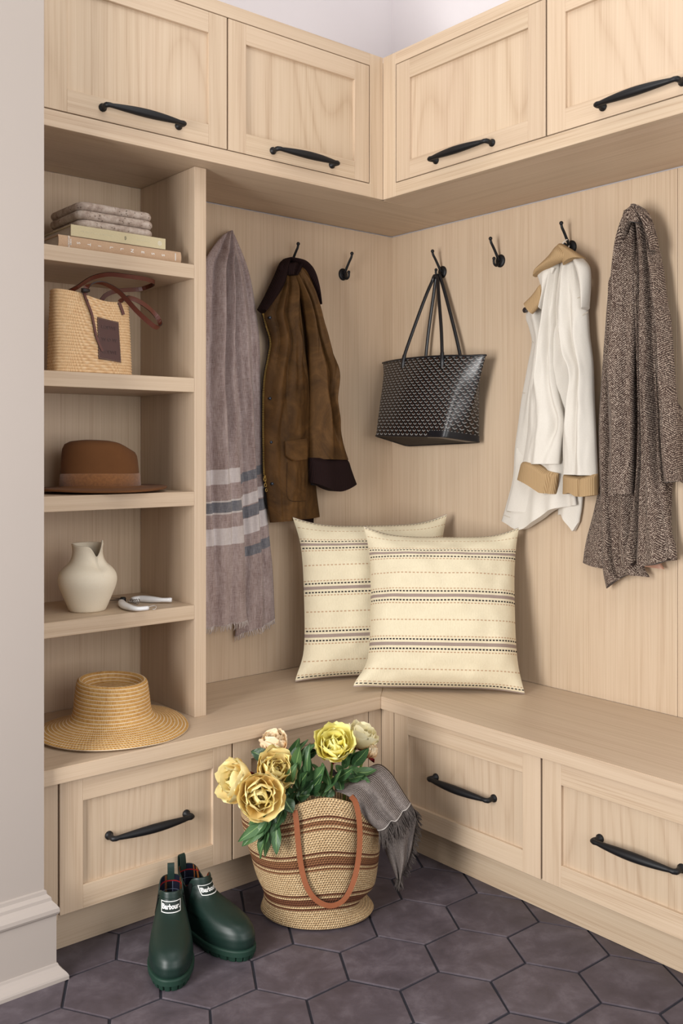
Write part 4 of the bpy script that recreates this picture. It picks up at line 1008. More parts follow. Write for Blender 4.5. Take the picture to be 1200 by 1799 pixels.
M_CHEV = chevron(); M_BLEA = plain('black_leather', srgb(20, 20, 25), .35, .5, .1, 60, .2, 700, .0005)
FL, FR2 = at(657, 765, x=-.165), at(779, 767, x=-.165); BRt, BLf = at(845, 777, x=-.025), at(714, 783.5, x=-.025)
BLf = Vector((-.022, BLf.y, BLf.z)); BRt = Vector((-.024, BRt.y, BRt.z))
TL, TR = at(672, 638, x=-.075), at(855.5, 624, x=-.075)
n = 96
def bag_ring(v):
    """v 0 bottom .. 1 rim: rounded rectangle easing into a lens"""
    R = []; 
    for k in range(n):
        s_ = k/n*4; side = int(s_); f = s_ - side
        cor = [FL, FR2, BRt, BLf]; a, b = cor[side], cor[(side + 1) % 4]; pb = a.lerp(b, f)
        # match the same parameter on the lens: sides 0 front, 2 back; 1 and 3 are the gussets
        if side == 0: g = .06 + .80*f; bul = .052
        elif side == 1: g = .86 + .14*f*2 if f < .5 else 1 - .10*(f - .5)*2; bul = .052 if f < .5 else -.045
        elif side == 2: g = .90 - .82*f; bul = -.045
        else: g = .08 - .08*f*2 if f < .5 else .06*(f - .5)*2; bul = -.045 if f < .5 else .052
        e = math.sin(PI*g)**.8 if 0 < g < 1 else 0
        pt_ = TL.lerp(TR, g) + Vector((-bul*e, 0, .012*e - .014*(4*g*(1 - g)) + .006*(side == 0)*math.sin(PI*g)))
        w_ = v**.9
        p = pb.lerp(pt_, w_)
        p += Vector((-1 if side == 0 else (.0), 0, 0))*.016*math.sin(PI*v)*(math.sin(PI*f) if side == 0 else 0)
        R.append(p)
    # soften the corners
    for _ in range(3 if v < .5 else 4): R = [(R[k - 1] + R[k]*2 + R[(k + 1) % n])/4 for k in range(n)]
    return R
mb = MB(); rows = 40; R = [bag_ring(i/rows) for i in range(rows + 1)]; U = []
for i, r in enumerate(R):
    acc = 0; uu = []
    ref = R[rows//2]; tot = 0
    for k in range(n): uu.append((tot, i/rows*.262)); tot += (ref[(k + 1) % n] - ref[k]).length
    U.append(uu)
mb.rings(R, True, False, False, 0, U)
cen = lambda r: sum(r, Vector())/len(r)
def inset(r, d): c_ = cen(r); return [p + (c_ - p).normalized()*d for p in r]
Rin = [inset(R[rows], .003), inset(R[rows - 6], .004), inset(R[20], .004), inset(R[2], .004)]
mb.rings([R[rows]] + Rin, True, False, True, 1)
# underside carries the same canvas
cb = cen(R[0]); rb = [R[0], [p.lerp(cb, .5) for p in R[0]], [p.lerp(cb, .98) for p in R[0]]]
mb.rings(rb[::-1], True, True, False, 2, [[(-p.y, p.x) for p in r] for r in rb[::-1]])
obj('bag_body', mb, [M_CHEV, plain('ecru_lining', srgb(120, 104, 84), .8), plain('dark_base_canvas', srgb(40, 33, 29), .6, .2, .3, 120)], t)
mb = MB(); mb.tube(R[rows] + R[rows][:2], .0036, 8); obj('rim_trim', mb, M_BLEA, t)
mb = MB(); mb.tube(R[0] + R[0][:2], .0026, 8); obj('base_piping', mb, M_BLEA, t)
# leather guard on the lower right corner
mb = MB(); idx = list(range(int(n*.20), int(n*.52)))
gr = []
for j in range(4):
    v = j*.018; rr = bag_ring(v); c_ = cen(rr)
    gr.append([rr[k] + (rr[k] - c_).normalized()*.0016 + Vector((0, 0, .0 if j else -.001)) for k in idx])
for j in range(4):  # taper
    m_ = len(idx); gr[j] = [gr[j][k] if True else 0 for k in range(m_)]
mb.grid([r for r in gr]); mb.grid([gr[0], [p.lerp(cb, .25) - Vector((0, 0, .0015)) for p in gr[0]]][::-1])
obj('corner_guard', mb, M_BLEA, t)
def handle2(name, a, b, apex, off):
    P = []
    pa, pb = Vector(a), Vector(b); ap = Vector(apex)
    sw = Vector((0, .011, 0))*(1 if pa.y > pb.y else -1)
    P = [pa - Vector((0, 0, .045)), pa, pa.lerp(ap, .33) + off, pa.lerp(ap, .75) + off*1.3, ap + sw*1.2 + Vector((0, 0, -.014)), ap + sw*.6 + Vector((0, 0, -.001)), ap + Vector((0, 0, .003)), ap - sw*.6 + Vector((0, 0, -.001)), ap - sw*1.2 + Vector((0, 0, -.014)), pb.lerp(ap, .75) - off*1.3, pb.lerp(ap, .33) - off, pb, pb - Vector((0, 0, .045))]
    C = cat([tuple(p) for p in P], 90); m_ = len(C)
    mb = MB(); mb.tube(C, [(.0078 if (k < 8 or k > m_ - 9) else .0064) for k in range(m_)], 10, upv=(-1, 0, 0), flat=.8)
    return obj(name, mb, M_BLEA, t)
hk = Vector((-.034, -.257, 1.812))
def rimp(px, front):
    q_ = at(px, 625, x=-.128 if front else -.036); c_ = [p for p in R[rows] if (p.x < -.078) == front]; return min(c_, key=lambda p: abs(p.y - q_.y))
f1, f2, b1_, b2_ = rimp(709, True), rimp(777, True), rimp(744, False), rimp(806, False)
handle2('handle', f1 + Vector((-.004, 0, 0)), f2 + Vector((-.004, 0, 0)), hk + Vector((-.0, .004, -.024)), Vector((0, .007, 0)))
handle2('handle', b1_ + Vector((.002, 0, 0)), b2_ + Vector((.002, 0, 0)), hk + Vector((.010, -.002, -.022)), Vector((0, .007, 0)))

# ------------------------------------------------------------------ straw basket on the floor
BC = Vector((-.851, -.632, 0)); BR_, BF = RT.copy(), -FW.copy()
t = thing('basket', 'striped crocheted straw basket full of peonies on the floor', 'basket', tuple(BC))
def brim_h(a):      # a: 0 right, 90deg front
    return .286 + .048*math.exp(-((a - 1.35)/.6)**2) + .02*math.exp(-((a - 4.6)/.9)**2) - .03*math.exp(-(a/.6)**2) - .03*math.exp(-((a - 2*PI)/.6)**2)
PROF = [(0, .86), (.012, .96), (.035, 1.0), (.07, .985), (.10, .965), (.2, 1.0), (.4, 1.08), (.6, 1.16), (.8, 1.22), (1, 1.24)]
def basket_pt(a, v, off=0.):
    s_ = interp(PROF, v); A = .147*s_ + off; B = .116*lerp(1, 1.12, v)*min(1, s_ + .04) + off
    pinch = .034*math.exp(-((v - .15)/.07)**2)*max(0, math.cos(a))**3 + .010*math.exp(-((v - .2)/.1)**2)*max(0, -math.cos(a))**3
    # folded-in side seams near the rim
    A *= 1 - pinch/.147
    c_, s2 = math.cos(a), math.sin(a)
    rip = .004*math.sin(3*a + 6*v)*v + .006*v*math.exp(-((a - 1.05)/.16)**2) - .008*v*math.exp(-((a - .78)/.2)**2)
    p = BC + BR_*((A + rip)*c_) + BF*((B + rip)*s2); p.z = .0015 + v*brim_h(a)
    p -= BR_*(.016*v)
    return p
def basket_mat():
    q = NT('crochet_straw', .7, .3); u, v = q.uv(); o = q.vec('Object')
    rowf = q.m('MULTIPLY', v, 56.); row = q.m('FLOOR', rowf); fr = q.m('FRACT', rowf)
    st = q.m('ADD', q.m('MULTIPLY', u, 150.), q.m('ADD', q.m('MULTIPLY', row, .5), q.m('MULTIPLY', fr, .55))); fs = q.m('FRACT', st)
    hole = q.m('MULTIPLY', q.m('GREATER_THAN', fs, .66), q.m('MULTIPLY', q.m('GREATER_THAN', fr, .22), q.m('LESS_THAN', fr, .86)))
    n = q.noise(o, 220, 3, .75); n2 = q.noise(o, 40, 3)
    c = q.ramp(n, (.3, srgb(184, 148, 106)), (.55, srgb(232, 198, 150)), (.75, srgb(254, 232, 192)))
    # coloured rows
    def bandmask(a, b): return q.m('MULTIPLY', q.m('GREATER_THAN', row, a - .5), q.m('LESS_THAN', row, b + .5))
    rust = q.mix(n, srgb(82, 44, 28), srgb(142, 86, 54)); tan = q.mix(n, srgb(112, 70, 44), srgb(170, 116, 76))
    for a, b, cc in ((9, 9, rust), (11, 13, rust), (15, 15, rust), (26, 26, tan), (28, 28, rust), (29, 31, tan), (33, 33, rust), (43, 43, tan), (45, 46, tan), (48, 48, rust)):
        c = q.mix(bandmask(a, b), c, cc)
    c = q.mix(q.m('MULTIPLY', hole, .85), c, srgb(58, 38, 22))
    rnd_ = q.m('SUBTRACT', 1., q.m('MULTIPLY', q.m('ABSOLUTE', q.m('SUBTRACT', fs, .33)), 1.5))
    q.bump(q.m('SUBTRACT', q.m('MULTIPLY', rnd_, q.m('SINE', q.m('MULTIPLY', fr, PI))), hole), .9, .003); return q.col(c)
M_BASK = basket_mat()
n = 120; rows = 56*2; mb = MB(); R, U = [], []
for i in range(rows + 1):
    v = i/rows; R.append([basket_pt((2*PI*k/n + 1.5*PI) % (2*PI), v, .0016*math.sin(PI*((i % 2)/2 + .25))) for k in range(n)]); U.append([(k/n, v*.9999) for k in range(n)])
# the last column closes the texture seam at the back
Rin = [[basket_pt((2*PI*k/n + 1.5*PI) % (2*PI), v, -.006) for k in range(n)] for v in (1., .85, .6, .4, .3, .25, .2, .16, .12, .08, .05)]
mb.rings(R + Rin, True, True, True, 0, U + [[(k/n, .99) for k in range(n)] for _ in Rin]); obj('basket_body', mb, M_BASK, t)
M_CAM = plain('tan_leather', srgb(150, 88, 56), .5, .4, .12, 40, .2, 500, .0008)
def kx(px, py, a_off=.012):
    """point just outside the front of the basket at this picture position"""
    best = None
    for i in range(200):
        k = 2.25 + i*.002; p = at(px, py, k=k); d = p - BC; v = max(0, min(1, p.z/.3)); x, y = d.dot(BR_), d.dot(BF)
        s_ = interp(PROF, v); A = .147*s_ + a_off; B = .116*lerp(1, 1.12, v)*min(1, s_ + .04) + a_off
        if (x/A)**2 + (y/B)**2 <= 1: return p
    return at(px, py, k=2.45)
P = [(518, 1424), (521, 1445), (524, 1480), (529, 1520), (537, 1552), (550, 1575), (568, 1588), (586, 1590), (604, 1580), (618, 1556), (628, 1520), (632, 1480), (631, 1440), (625, 1410), (617, 1399)]
Pw = [tuple(kx(*p)) for p in P]
nrm = [(k/14, tuple((RT*dx + UP*dy))) for k, (dx, dy) in enumerate([(1, 0), (1, 0), (1, .1), (1, .25), (.8, .6), (.4, .9), (.1, 1), (-.1, 1), (-.5, .9), (-.85, .5), (-1, .2), (-1, 0), (-1, -.1), (-1, -.3), (-1, -.4)])]
strap('handle', Pw, .0135, t, th=.004, m=M_CAM, normal=nrm, n=80)

# ------------------------------------------------------------------ peonies
def petal_mat(name, c0, c1, c2):
    c0, c1, c2 = (scalec(c_, 1/ALB) for c_ in (c0, c1, c2))
    q = NT(name, .6, .25); u, v = q.uv(); o = q.vec('Object')
    n = q.noise(o, 60, 3); vein = q.noise(q.vec('UV', (30, 2, 1)), 1.5, 2)
    c = q.ramp(q.m('ADD', v, q.m('MULTIPLY_ADD', n, .4, -.2)), (.12, c0), (.5, c1), (.95, c2))
    c = q.mix(q.m('MULTIPLY', vein, .25), c, scalec(c1, 1.08))
    q.b.inputs['Subsurface Weight'].default_value = .0
    tr = q.n('ShaderNodeBsdfTranslucent'); q.put(tr.inputs[0], c); mx = q.n('ShaderNodeMixShader'); mx.inputs[0].default_value = .22
    m = q.col(c); out = q.t.nodes['Material Output']; q.t.links.new(q.b.outputs[0], mx.inputs[1]); q.t.links.new(tr.outputs[0], mx.inputs[2]); q.t.links.new(mx.outputs[0], out.inputs[0])
    return m
M_PEACH = petal_mat('peach_petal', srgb(255, 216, 108), srgb(255, 231, 162), srgb(255, 246, 192))
M_YEL = petal_mat('yellow_petal', srgb(255, 226, 84), srgb(255, 243, 140), srgb(255, 251, 186))
M_BUFF = petal_mat('buff_petal', srgb(232, 170, 110), srgb(254, 226, 182), srgb(255, 240, 212))
M_PALE = petal_mat('pale_petal', srgb(253, 222, 130), srgb(255, 242, 186), srgb(255, 250, 220))
M_SEPAL = plain('crimson_sepal', srgb(132, 26, 34), .5, .3, .3, 30)
M_STEM = plain('green_stem', srgb(116, 142, 58), .5, .4, .1, 60)
M_STAM = plain('stamen', srgb(224, 160, 40), .7, .2, .2, 300)
def leafmat():
    q = NT('peony_leaf', .42, .45); u, v = q.uv(); oi = q.n('ShaderNodeObjectInfo').outputs['Random']
    mid = q.m('ABSOLUTE', q.m('SUBTRACT', u, .5)); vein = q.m('PINGPONG', q.m('ADD', q.m('MULTIPLY', v, 7.), q.m('MULTIPLY', mid, -5.)), .5)
    c = q.mix(oi, srgb(38, 70, 40), srgb(76, 112, 66)); c = q.mix(q.m('LESS_THAN', mid, .03), c, srgb(128, 158, 96))
    c = q.mix(q.m('MULTIPLY', q.m('LESS_THAN', vein, .05), .3), c, srgb(116, 148, 88)); q.bump(vein, .25, .001); return q.col(c)
M_LEAF = leafmat()
def petal_mesh(name, l, w, th0, th1, cup, seed, m, ruff=.004):
    rnd = random.Random(seed); nu, nv = 9, 9; F_, B_ = [], []; UVp = []
    rho, z = .004, 0.; cen_ = []
    for j in range(nv):
        v = j/(nv - 1); th = lerp(th0, th1, v**.8); cen_.append((rho, z, th)); rho += l/(nv - 1)*math.sin(th); z += l/(nv - 1)*math.cos(th)
    ph = rnd.uniform(0, 6); notch = rnd.uniform(.0, .10)
    for j in range(nv):
        v = j/(nv - 1); rh, zz, th = cen_[j]; ww = w*min(1, .30 + 1.3*v**.8)*(1 - .30*max(0, v - .65)**1.5/.207); row, rowb, ru = [], [], []
        nx, nz = math.cos(th), -math.sin(th)       # outward normal of the petal in the radial plane
        for i in range(nu):
            u = -1 + 2*i/(nu - 1); ang = u*cup; 
            lat = ww/2*math.sin(ang)/max(.2, math.sin(cup)); inn = -ww/2*(1 - math.cos(ang))/max(.2, math.sin(cup))
            r_ = ruff*v*v*(math.sin(5*u + ph) + .6*math.sin(11*u + ph*2))
            tip = -l*v**4*(.24*u*u + notch*math.exp(-(u/.25)**2))
            d = inn + r_
            p = Vector((rh + nx*d + math.sin(th)*tip, lat, zz + nz*d + math.cos(th)*tip))
            row.append(p); rowb.append(p - Vector((nx, 0, nz))*.0006); ru.append(((u + 1)/2, v))
        F_.append(row); B_.append(rowb); UVp.append(ru)
    mb = MB(); mb.grid(F_, 0, UVp); mb.grid([r[::-1] for r in B_], 0, [r[::-1] for r in UVp])
    me_o = obj(name, mb, m, None, True); me = me_o.data; bpy.data.objects.remove(me_o); return me
def peony(label, px, py, k, r, axis, m, seed, open_=1.0, stem_to=None, layers=None, sep=True, group=None):
    c = at(px, py, k=k); ax = Vector(axis).normalized(); base = c - ax*r*.55
    t = thing('peony', label, 'flower', tuple(base), group='peonies in the basket'); rnd = random.Random(seed)
    Rm = ax.to_track_quat('Z', 'Y').to_matrix().to_4x4()
    L = layers or [(6, 1.30, 1.42, 74, -2, .80), (6, 1.20, 1.30, 54, -20, .92), (6, 1.02, 1.05, 38, -34, 1.05), (4, .72, .62, 26, -30, 1.1)]
    for li, (cnt, ll, ww, a0, a1, cu) in enumerate(L):
        ms = [petal_mesh('petal', r*ll*1.05*rnd.uniform(.94, 1.06), r*ww*rnd.uniform(.94, 1.06), math.radians(a0*open_ + rnd.uniform(-5, 5)), math.radians(a1*open_ + rnd.uniform(-8, 8)), cu, seed*31 + li*7 + q_, m, .0016 + .0026*rnd.random()) for q_ in range(3)]
        for i in range(cnt):
            o = bpy.data.objects.new('petal', ms[i % 3]); COL.objects.link(o); o.parent = t
            o.matrix_basis = Rm @ Matrix.Rotation(2*PI*(i + .5*li + rnd.uniform(-.18, .18))/cnt, 4, 'Z') @ Matrix.Rotation(rnd.uniform(-.12, .12), 4, 'X')
    mb = MB()
    for i in range(26):
        a, q_ = rnd.uniform(0, 2*PI), rnd.uniform(.0, .20)*r; p0 = base + (Rm @ Vector((q_*math.cos(a), q_*math.sin(a), .02*r))); p1 = base + (Rm @ Vector((q_*1.5*math.cos(a), q_*1.5*math.sin(a), r*rnd.uniform(.45, .6)))); mb.tube([p0, p0.lerp(p1, .8), p1], [.0007, .0007, .0014], 5)
    obj('stamens', mb, M_STAM, t)
    if sep:
        ms = petal_mesh('sepal', r*.62, r*.6, math.radians(88), math.radians(50), .7, seed, M_SEPAL)
        for i in range(3):
            o = bpy.data.objects.new('sepal', ms); COL.objects.link(o); o.parent = t; o.matrix_basis = Matrix.Translation(ax*-r*.05) @ Rm @ Matrix.Rotation(2*PI*(i + .3)/3, 4, 'Z')
    if stem_to is None: stem_to = BC + Vector((0, 0, .10))
    s0 = base - ax*.004; e = Vector(stem_to); mb = MB(); mb.tube(cat([tuple(base), tuple(base - ax*.03), tuple(lerp(base - ax*.05, e, .5)), tuple(e)], 20), .0034, 8); obj('stem', mb, M_STEM, t)
    return t
BI = lambda x, y, z: BC + BR_*x + BF*y + Vector((0, 0, z))
cam_dir = lambda rx, uy, toward=1.: RT*rx + UP*uy + BF*toward
inside = BI(-.05, .0, .12)
pA = peony('open golden peony at the front left, hanging over the basket rim', 457, 1399, 2.36, .073, cam_dir(.15, .25, 1.), M_PEACH, 1, 1.0, BI(-.06, .08, .15))
pB = peony('peach peony at far left, facing away from the basket', 417, 1372, 2.45, .066, cam_dir(-.8, .35, .6), M_PEACH, 2, 1.0, BI(-.1, .02, .14))
pC = peony('peach peony in the middle of the left cluster, above the open golden one', 486, 1352, 2.44, .066, cam_dir(.25, .5, .7), M_PEACH, 3, .92, BI(-.05, .03, .15))
pD = peony('half-closed buff peony at the top of the left cluster', 481, 1308, 2.57, .050, cam_dir(-.1, .9, .25), M_BUFF, 4, .62, BI(-.05, -.02, .15))
pE = peony('bright yellow peony standing tall in the centre of the basket', 587, 1309, 2.48, .063, cam_dir(.05, .6, .8), M_YEL, 5, .88, BI(.02, .05, .16))
pF = peony('pale yellow peony behind the bright yellow one, at far right', 634, 1296, 2.60, .055, cam_dir(.35, .8, .1), M_PALE, 6, .9, BI(.05, -.03, .15))
pG = peony('closed peach peony bud with crimson sepals beside the grey throw', 652, 1322, 2.57, .030, cam_dir(.35, .5, .2), M_BUFF, 7, .35, BI(.07, -.01, .15), [(6, 1.3, 1.2, 60, -40, 1.1), (5, 1.2, 1.1, 40, -50, 1.1)])
def leaf(parent, b, tip, w, bend, roll=0., seed=0):
    b, tip = Vector(b), Vector(tip); ax = tip - b; l = ax.length; ax.normalize(); rnd = random.Random(seed)
    nrm = BF*.75 + UP*.6 + RT*rnd.uniform(-.6, .6); nrm = (nrm - ax*nrm.dot(ax)).normalized(); sd = ax.cross(nrm)
    sd, nrm = sd*math.cos(roll) + nrm*math.sin(roll), nrm*math.cos(roll) - sd*math.sin(roll)
    nv, nu = 14, 7; G, B_, UVl = [], [], []
    for j in range(nv):
        v = j/(nv - 1); ww = w*(math.sin(PI*min(1, v**.75))**.8)*(1 if v < .999 else 0) + .0008; c = b + ax*l*v + nrm*bend*l*math.sin(PI*v)
        g = []
        for i in range(nu):
            u = -1 + 2*i/(nu - 1); g.append(c + sd*ww/2*u - nrm*(ww*.16*(1 - abs(u)))+ nrm*.0015*math.sin(7*v + 3*u + seed))
        G.append(g); B_.append([p - nrm*.0005 for p in g]); UVl.append([(i/(nu - 1), v) for i in range(nu)])
    mb = MB(); mb.grid(G, 0, UVl); mb.grid([r[::-1] for r in B_], 0, [r[::-1] for r in UVl]); return obj('leaf', mb, M_LEAF, parent)
def leaves(parent, rows, kb, kt, wd, seed0):
    for i, (bx, by, tx, ty) in enumerate(rows):
        rnd = random.Random(seed0 + i); leaf(parent, at(bx, by, k=kb + rnd.uniform(-.015, .015)), at(tx, ty, k=kt + rnd.uniform(-.03, .03)), wd*rnd.uniform(.8, 1.15), rnd.uniform(-.05, .16), rnd.uniform(-.5, .5), seed0 + i)
leaves(pA, [(480, 1432, 418, 1479), (474, 1440, 425, 1487), (470, 1436, 440, 1472), (476, 1440, 454, 1480), (472, 1462, 457, 1509), (476, 1450, 466, 1505), (484, 1445, 486, 1502), (480, 1440, 482, 1487), (497, 1420, 478, 1462), (490, 1410, 498, 1446), (500, 1404, 515, 1428), (470, 1425, 436, 1448)], 2.37, 2.355, .030, 10)
leaves(pC, [(520, 1392, 510, 1425), (508, 1380, 522, 1340), (516, 1390, 540, 1355), (524, 1386, 520, 1322), (532, 1385, 544, 1330), (528, 1395, 552, 1372), (535, 1398, 566, 1360), (520, 1398, 545, 1396), (515, 1360, 527, 1310), (540, 1365, 545, 1305), (545, 1380, 570, 1345), (510, 1370, 498, 1400), (528, 1400, 534, 1424), (512, 1400, 500, 1385)], 2.44, 2.43, .032, 40)
leaves(pD, [(505, 1345, 526, 1297), (508, 1350, 541, 1299), (470, 1330, 441, 1320), (510, 1340, 520, 1318), (530, 1330, 560, 1318), (520, 1340, 556, 1306)], 2.54, 2.54, .030, 70)
leaves(pE, [(578, 1380, 566, 1340), (570, 1392, 600, 1352), (585, 1385, 572, 1400), (575, 1375, 548, 1342), (590, 1370, 620, 1350), (560, 1395, 585, 1375), (600, 1390, 590, 1360), (562, 1398, 552, 1380)], 2.46, 2.45, .028, 90)
leaves(pF, [(612, 1345, 637, 1318), (620, 1345, 648, 1313), (612, 1352, 634, 1355), (622, 1356, 662, 1352), (620, 1362, 650, 1374), (606, 1360, 590, 1345), (600, 1370, 625, 1366), (612, 1368, 640, 1362), (605, 1350, 612, 1320), (615, 1340, 603, 1318)], 2.50, 2.49, .026, 110)

# ------------------------------------------------------------------ grey throw spilling out of the basket
t = thing('throw', 'grey woven throw with fringed edge spilling over the basket rim', 'throw', tuple(at(660, 1400, k=2.5)))
def throw_mat():
    q = NT('grey_gauze', .95, .1); u, v = q.uv(); o = q.vec('Object')
    ln = q.m('MULTIPLY_ADD', q.m('SINE', q.m('MULTIPLY', u, 2*PI*34)), .5, .5); n = q.noise(o, 260, 3, .7); n2 = q.noise(q.vec('UV', (60, 6, 1)), 3, 3)
    f = q.m('ADD', q.m('MULTIPLY', ln, .35), q.m('ADD', q.m('MULTIPLY', n, .45), q.m('MULTIPLY', n2, .3)))
    c = q.ramp(f, (.28, srgb(62, 56, 54)), (.52, srgb(112, 102, 98)), (.8, srgb(168, 158, 152)))
    q.bump(f, .5, .002); return q.col(c)
M_THR = throw_mat(); M_TFR = plain('grey_fringe', srgb(96, 88, 84), .95, .1, .25, 300)
def dsheet(name, L, R, T, folds, m, parent, nr=50, nc=40, seed=0, wr=.004):
    Lc, Rc = cat(L, nr), cat(R, nr); Fr, Bk, UVs = [], [], []
    for i in range(nr):
        v = i/(nr - 1); fr, bk, uv = [], [], []
        for j in range(nc):
            u = j/(nc - 1); p = at(*(lerp(Lc[i][q_], Rc[i][q_], u) for q_ in (0, 1)), k=lerp(Lc[i][2], Rc[i][2], u)); e = 1 - abs(2*u - 1)**3; d = T*e**.6
            for u0, u1, wd, am in folds: d += am*math.exp(-((u - lerp(u0, u1, v))/wd)**2)*min(1, 2*e)
            d += wr*e**.5*mnoise.noise(Vector((u*6 + seed, v*6, seed)))
            fr.append(p + BF*d); bk.append(p - BF*.004*e**.5 + BF*max(0, d - .012)*.0); uv.append((u, v))
        Fr.append(fr); Bk.append(bk); UVs.append(uv)
    mb = MB(); mb.rings([(f + b[-2:0:-1])[::-1] for f, b in zip(Fr, Bk)], True, True, True, 0, [(x + x[-2:0:-1])[::-1] for x in UVs]); return obj(name, mb, m, parent), Fr
lo, Fl = dsheet('under_fold', [(640, 1425, 2.53), (655, 1452, 2.53), (668, 1475, 2.53), (684, 1512, 2.53), (696, 1540, 2.53)], [(715, 1400, 2.52), (731, 1432, 2.51), (727, 1470, 2.51), (720, 1504, 2.52), (706, 1535, 2.53)], .022, [(.3, .4, .1, -.010), (.6, .6, .12, .012), (.85, .8, .08, -.008)], M_THR, t, seed=3)
hi_, Fh = dsheet('top_fold', [(586, 1389, 2.47), (600, 1393, 2.44), (616, 1402, 2.425), (630, 1420, 2.42), (645, 1442, 2.43), (664, 1458, 2.44)], [(638, 1353, 2.56), (664, 1342, 2.56), (684, 1354, 2.54), (700, 1377, 2.50), (712, 1396, 2.48), (722, 1411, 2.47)], .026, [(.35, .4, .08, -.012), (.6, .55, .10, .012), (.78, .75, .06, -.012), (.15, .2, .08, .006)], M_THR, t, seed=6)
def fringe2(P, n_, length, r, seed, parent, dirv):
    rnd = random.Random(seed); mb = MB()
    for i in range(n_):
        k = (i + rnd.random())/n_*(len(P) - 1); a = min(len(P) - 2, int(k)); p = P[a].lerp(P[a + 1], k - a); l = length*rnd.uniform(.6, 1.2)
        d = (Vector(dirv) + RT*rnd.uniform(-.5, .5) + BF*rnd.uniform(-.2, .5)).normalized(); mb.tube(cat([tuple(p), tuple(p + d*l*.5 + BF*rnd.uniform(-.004, .008)), tuple(p + d*l - Vector((0, 0, l*.25)))], 5), [r, r, r, r*.8, r*.5], 4)
    return obj('fringe', mb, M_TFR, parent)
fringe2(Fh[-1], 260, .034, .0008, 1, hi_, RT*.35 - UP)
fringe2([r[-1] for r in Fl[8:]], 150, .018, .0007, 2, lo, RT*.8 - UP*.5); fringe2(Fl[-1], 60, .020, .0008, 3, lo, -UP)
mb = MB(); Pm = [p + BF*.002 for p in Fh[-2]]; mb.tube(Pm, .0016, 6); obj('woven_hem', mb, plain('pale_hem', srgb(176, 168, 162), .9, .1), hi_)

# ------------------------------------------------------------------ rubber boots
q = NT('green_rubber', .42, .4); v = q.vec('Object'); nn = q.noise(v, 12, 4); sp = q.ramp(q.noise(v, 160, 3, .8), (.68, (0, 0, 0, 1)), (.8, (1, 1, 1, 1)))
c = q.mix(nn, srgb(18, 37, 32), srgb(25, 48, 41)); c = q.mix(q.m('MULTIPLY', sp, .14), c, srgb(120, 132, 124)); M_RUB = q.col(c)
M_SOLE = plain('green_sole', srgb(28, 56, 45), .6, .3, .15, 60); M_ELAS = plain('elastic_gusset', srgb(14, 17, 17), .85, .2)
def plaid():
    q = NT('tartan_lining', .85, .1); o = q.vec('Object'); s_ = q.n('ShaderNodeSeparateXYZ'); q.put(s_.inputs[0], o)
    c = srgb(19, 20, 34)
    def line(ax, per, off, w, col, cc):
        f = q.m('ABSOLUTE', q.m('SUBTRACT', q.m('FRACT', q.m('ADD', q.m('DIVIDE', s_.outputs[ax], per), off)), .5)); return q.mix(q.m('LESS_THAN', f, w), cc, col)
    c = line(0, .036, .35, .20, srgb(10, 11, 17), c); c = line(0, .036, .12, .018, srgb(128, 76, 36), c); c = line(0, .036, .20, .018, srgb(128, 76, 36), c); c = line(0, .036, .62, .014, srgb(96, 104, 122), c)
    c = line(2, .040, .1, .035, srgb(126, 22, 24), c); c = line(2, .040, .6, .014, srgb(96, 104, 122), c); return q.col(c)
M_TART = plaid(); M_LAB = plain('white_print', srgb(238, 238, 234), .5, .3); M_LABB = plain('label_ground', srgb(28, 40, 36), .5, .3)
LV = [(.020, -.002, .252, .034, .0500), (.034, -.005, .257, .0355, .0525), (.050, -.005, .257, .0355, .0530), (.064, -.003, .251, .035, .0515), (.076, .000, .238, .034, .0480), (.085, .002, .212, .033, .0440), (.092, .003, .180, .0325, .0405), (.099, .004, .148, .032, .0370), (.107, .004, .126, .0315, .0340), (.118, .003, .112, .0310, .0315), (.132, .002, .103, .0305, .0300), (.150, .001, .098, .0305, .0295), (.172, .0, .095, .031, .0295)]
def blev(z):
    return [interp([(l[0], l[i]) for l in LV], z) for i in range(1, 5)]
def boot_pt(z, a, off=0.):
    yb, yf, wh, wt = blev(z); yc, ly = (yb + yf)/2, (yf - yb)/2; ca, sa = math.cos(a), math.sin(a)
    y = yc + (ly + off)*math.copysign(abs(ca)**.86, ca); f = (y - yb)/(yf - yb); w = lerp(wh, wt, sstep(.0, .75, f)) - .003*math.exp(-((f - .42)/.15)**2)*(z < .07) + off
    return Vector((w*math.copysign(abs(sa)**.86, sa), y, z))
def rimz(y):
    f = (y)/.11; return .150 - .030*math.exp(-((f - .52)/.20)**2)*1.0 - .002*sstep(.6, 1., f)
def front_pt(x, z, off=.0):
    lo_, hi2 = 0., PI/2
    for _ in range(30):
        m_ = (lo_ + hi2)/2
        if boot_pt(z, m_).x < abs(x): lo_ = m_
        else: hi2 = m_
    p = boot_pt(z, lo_, off); return Vector((x, p.y, z))
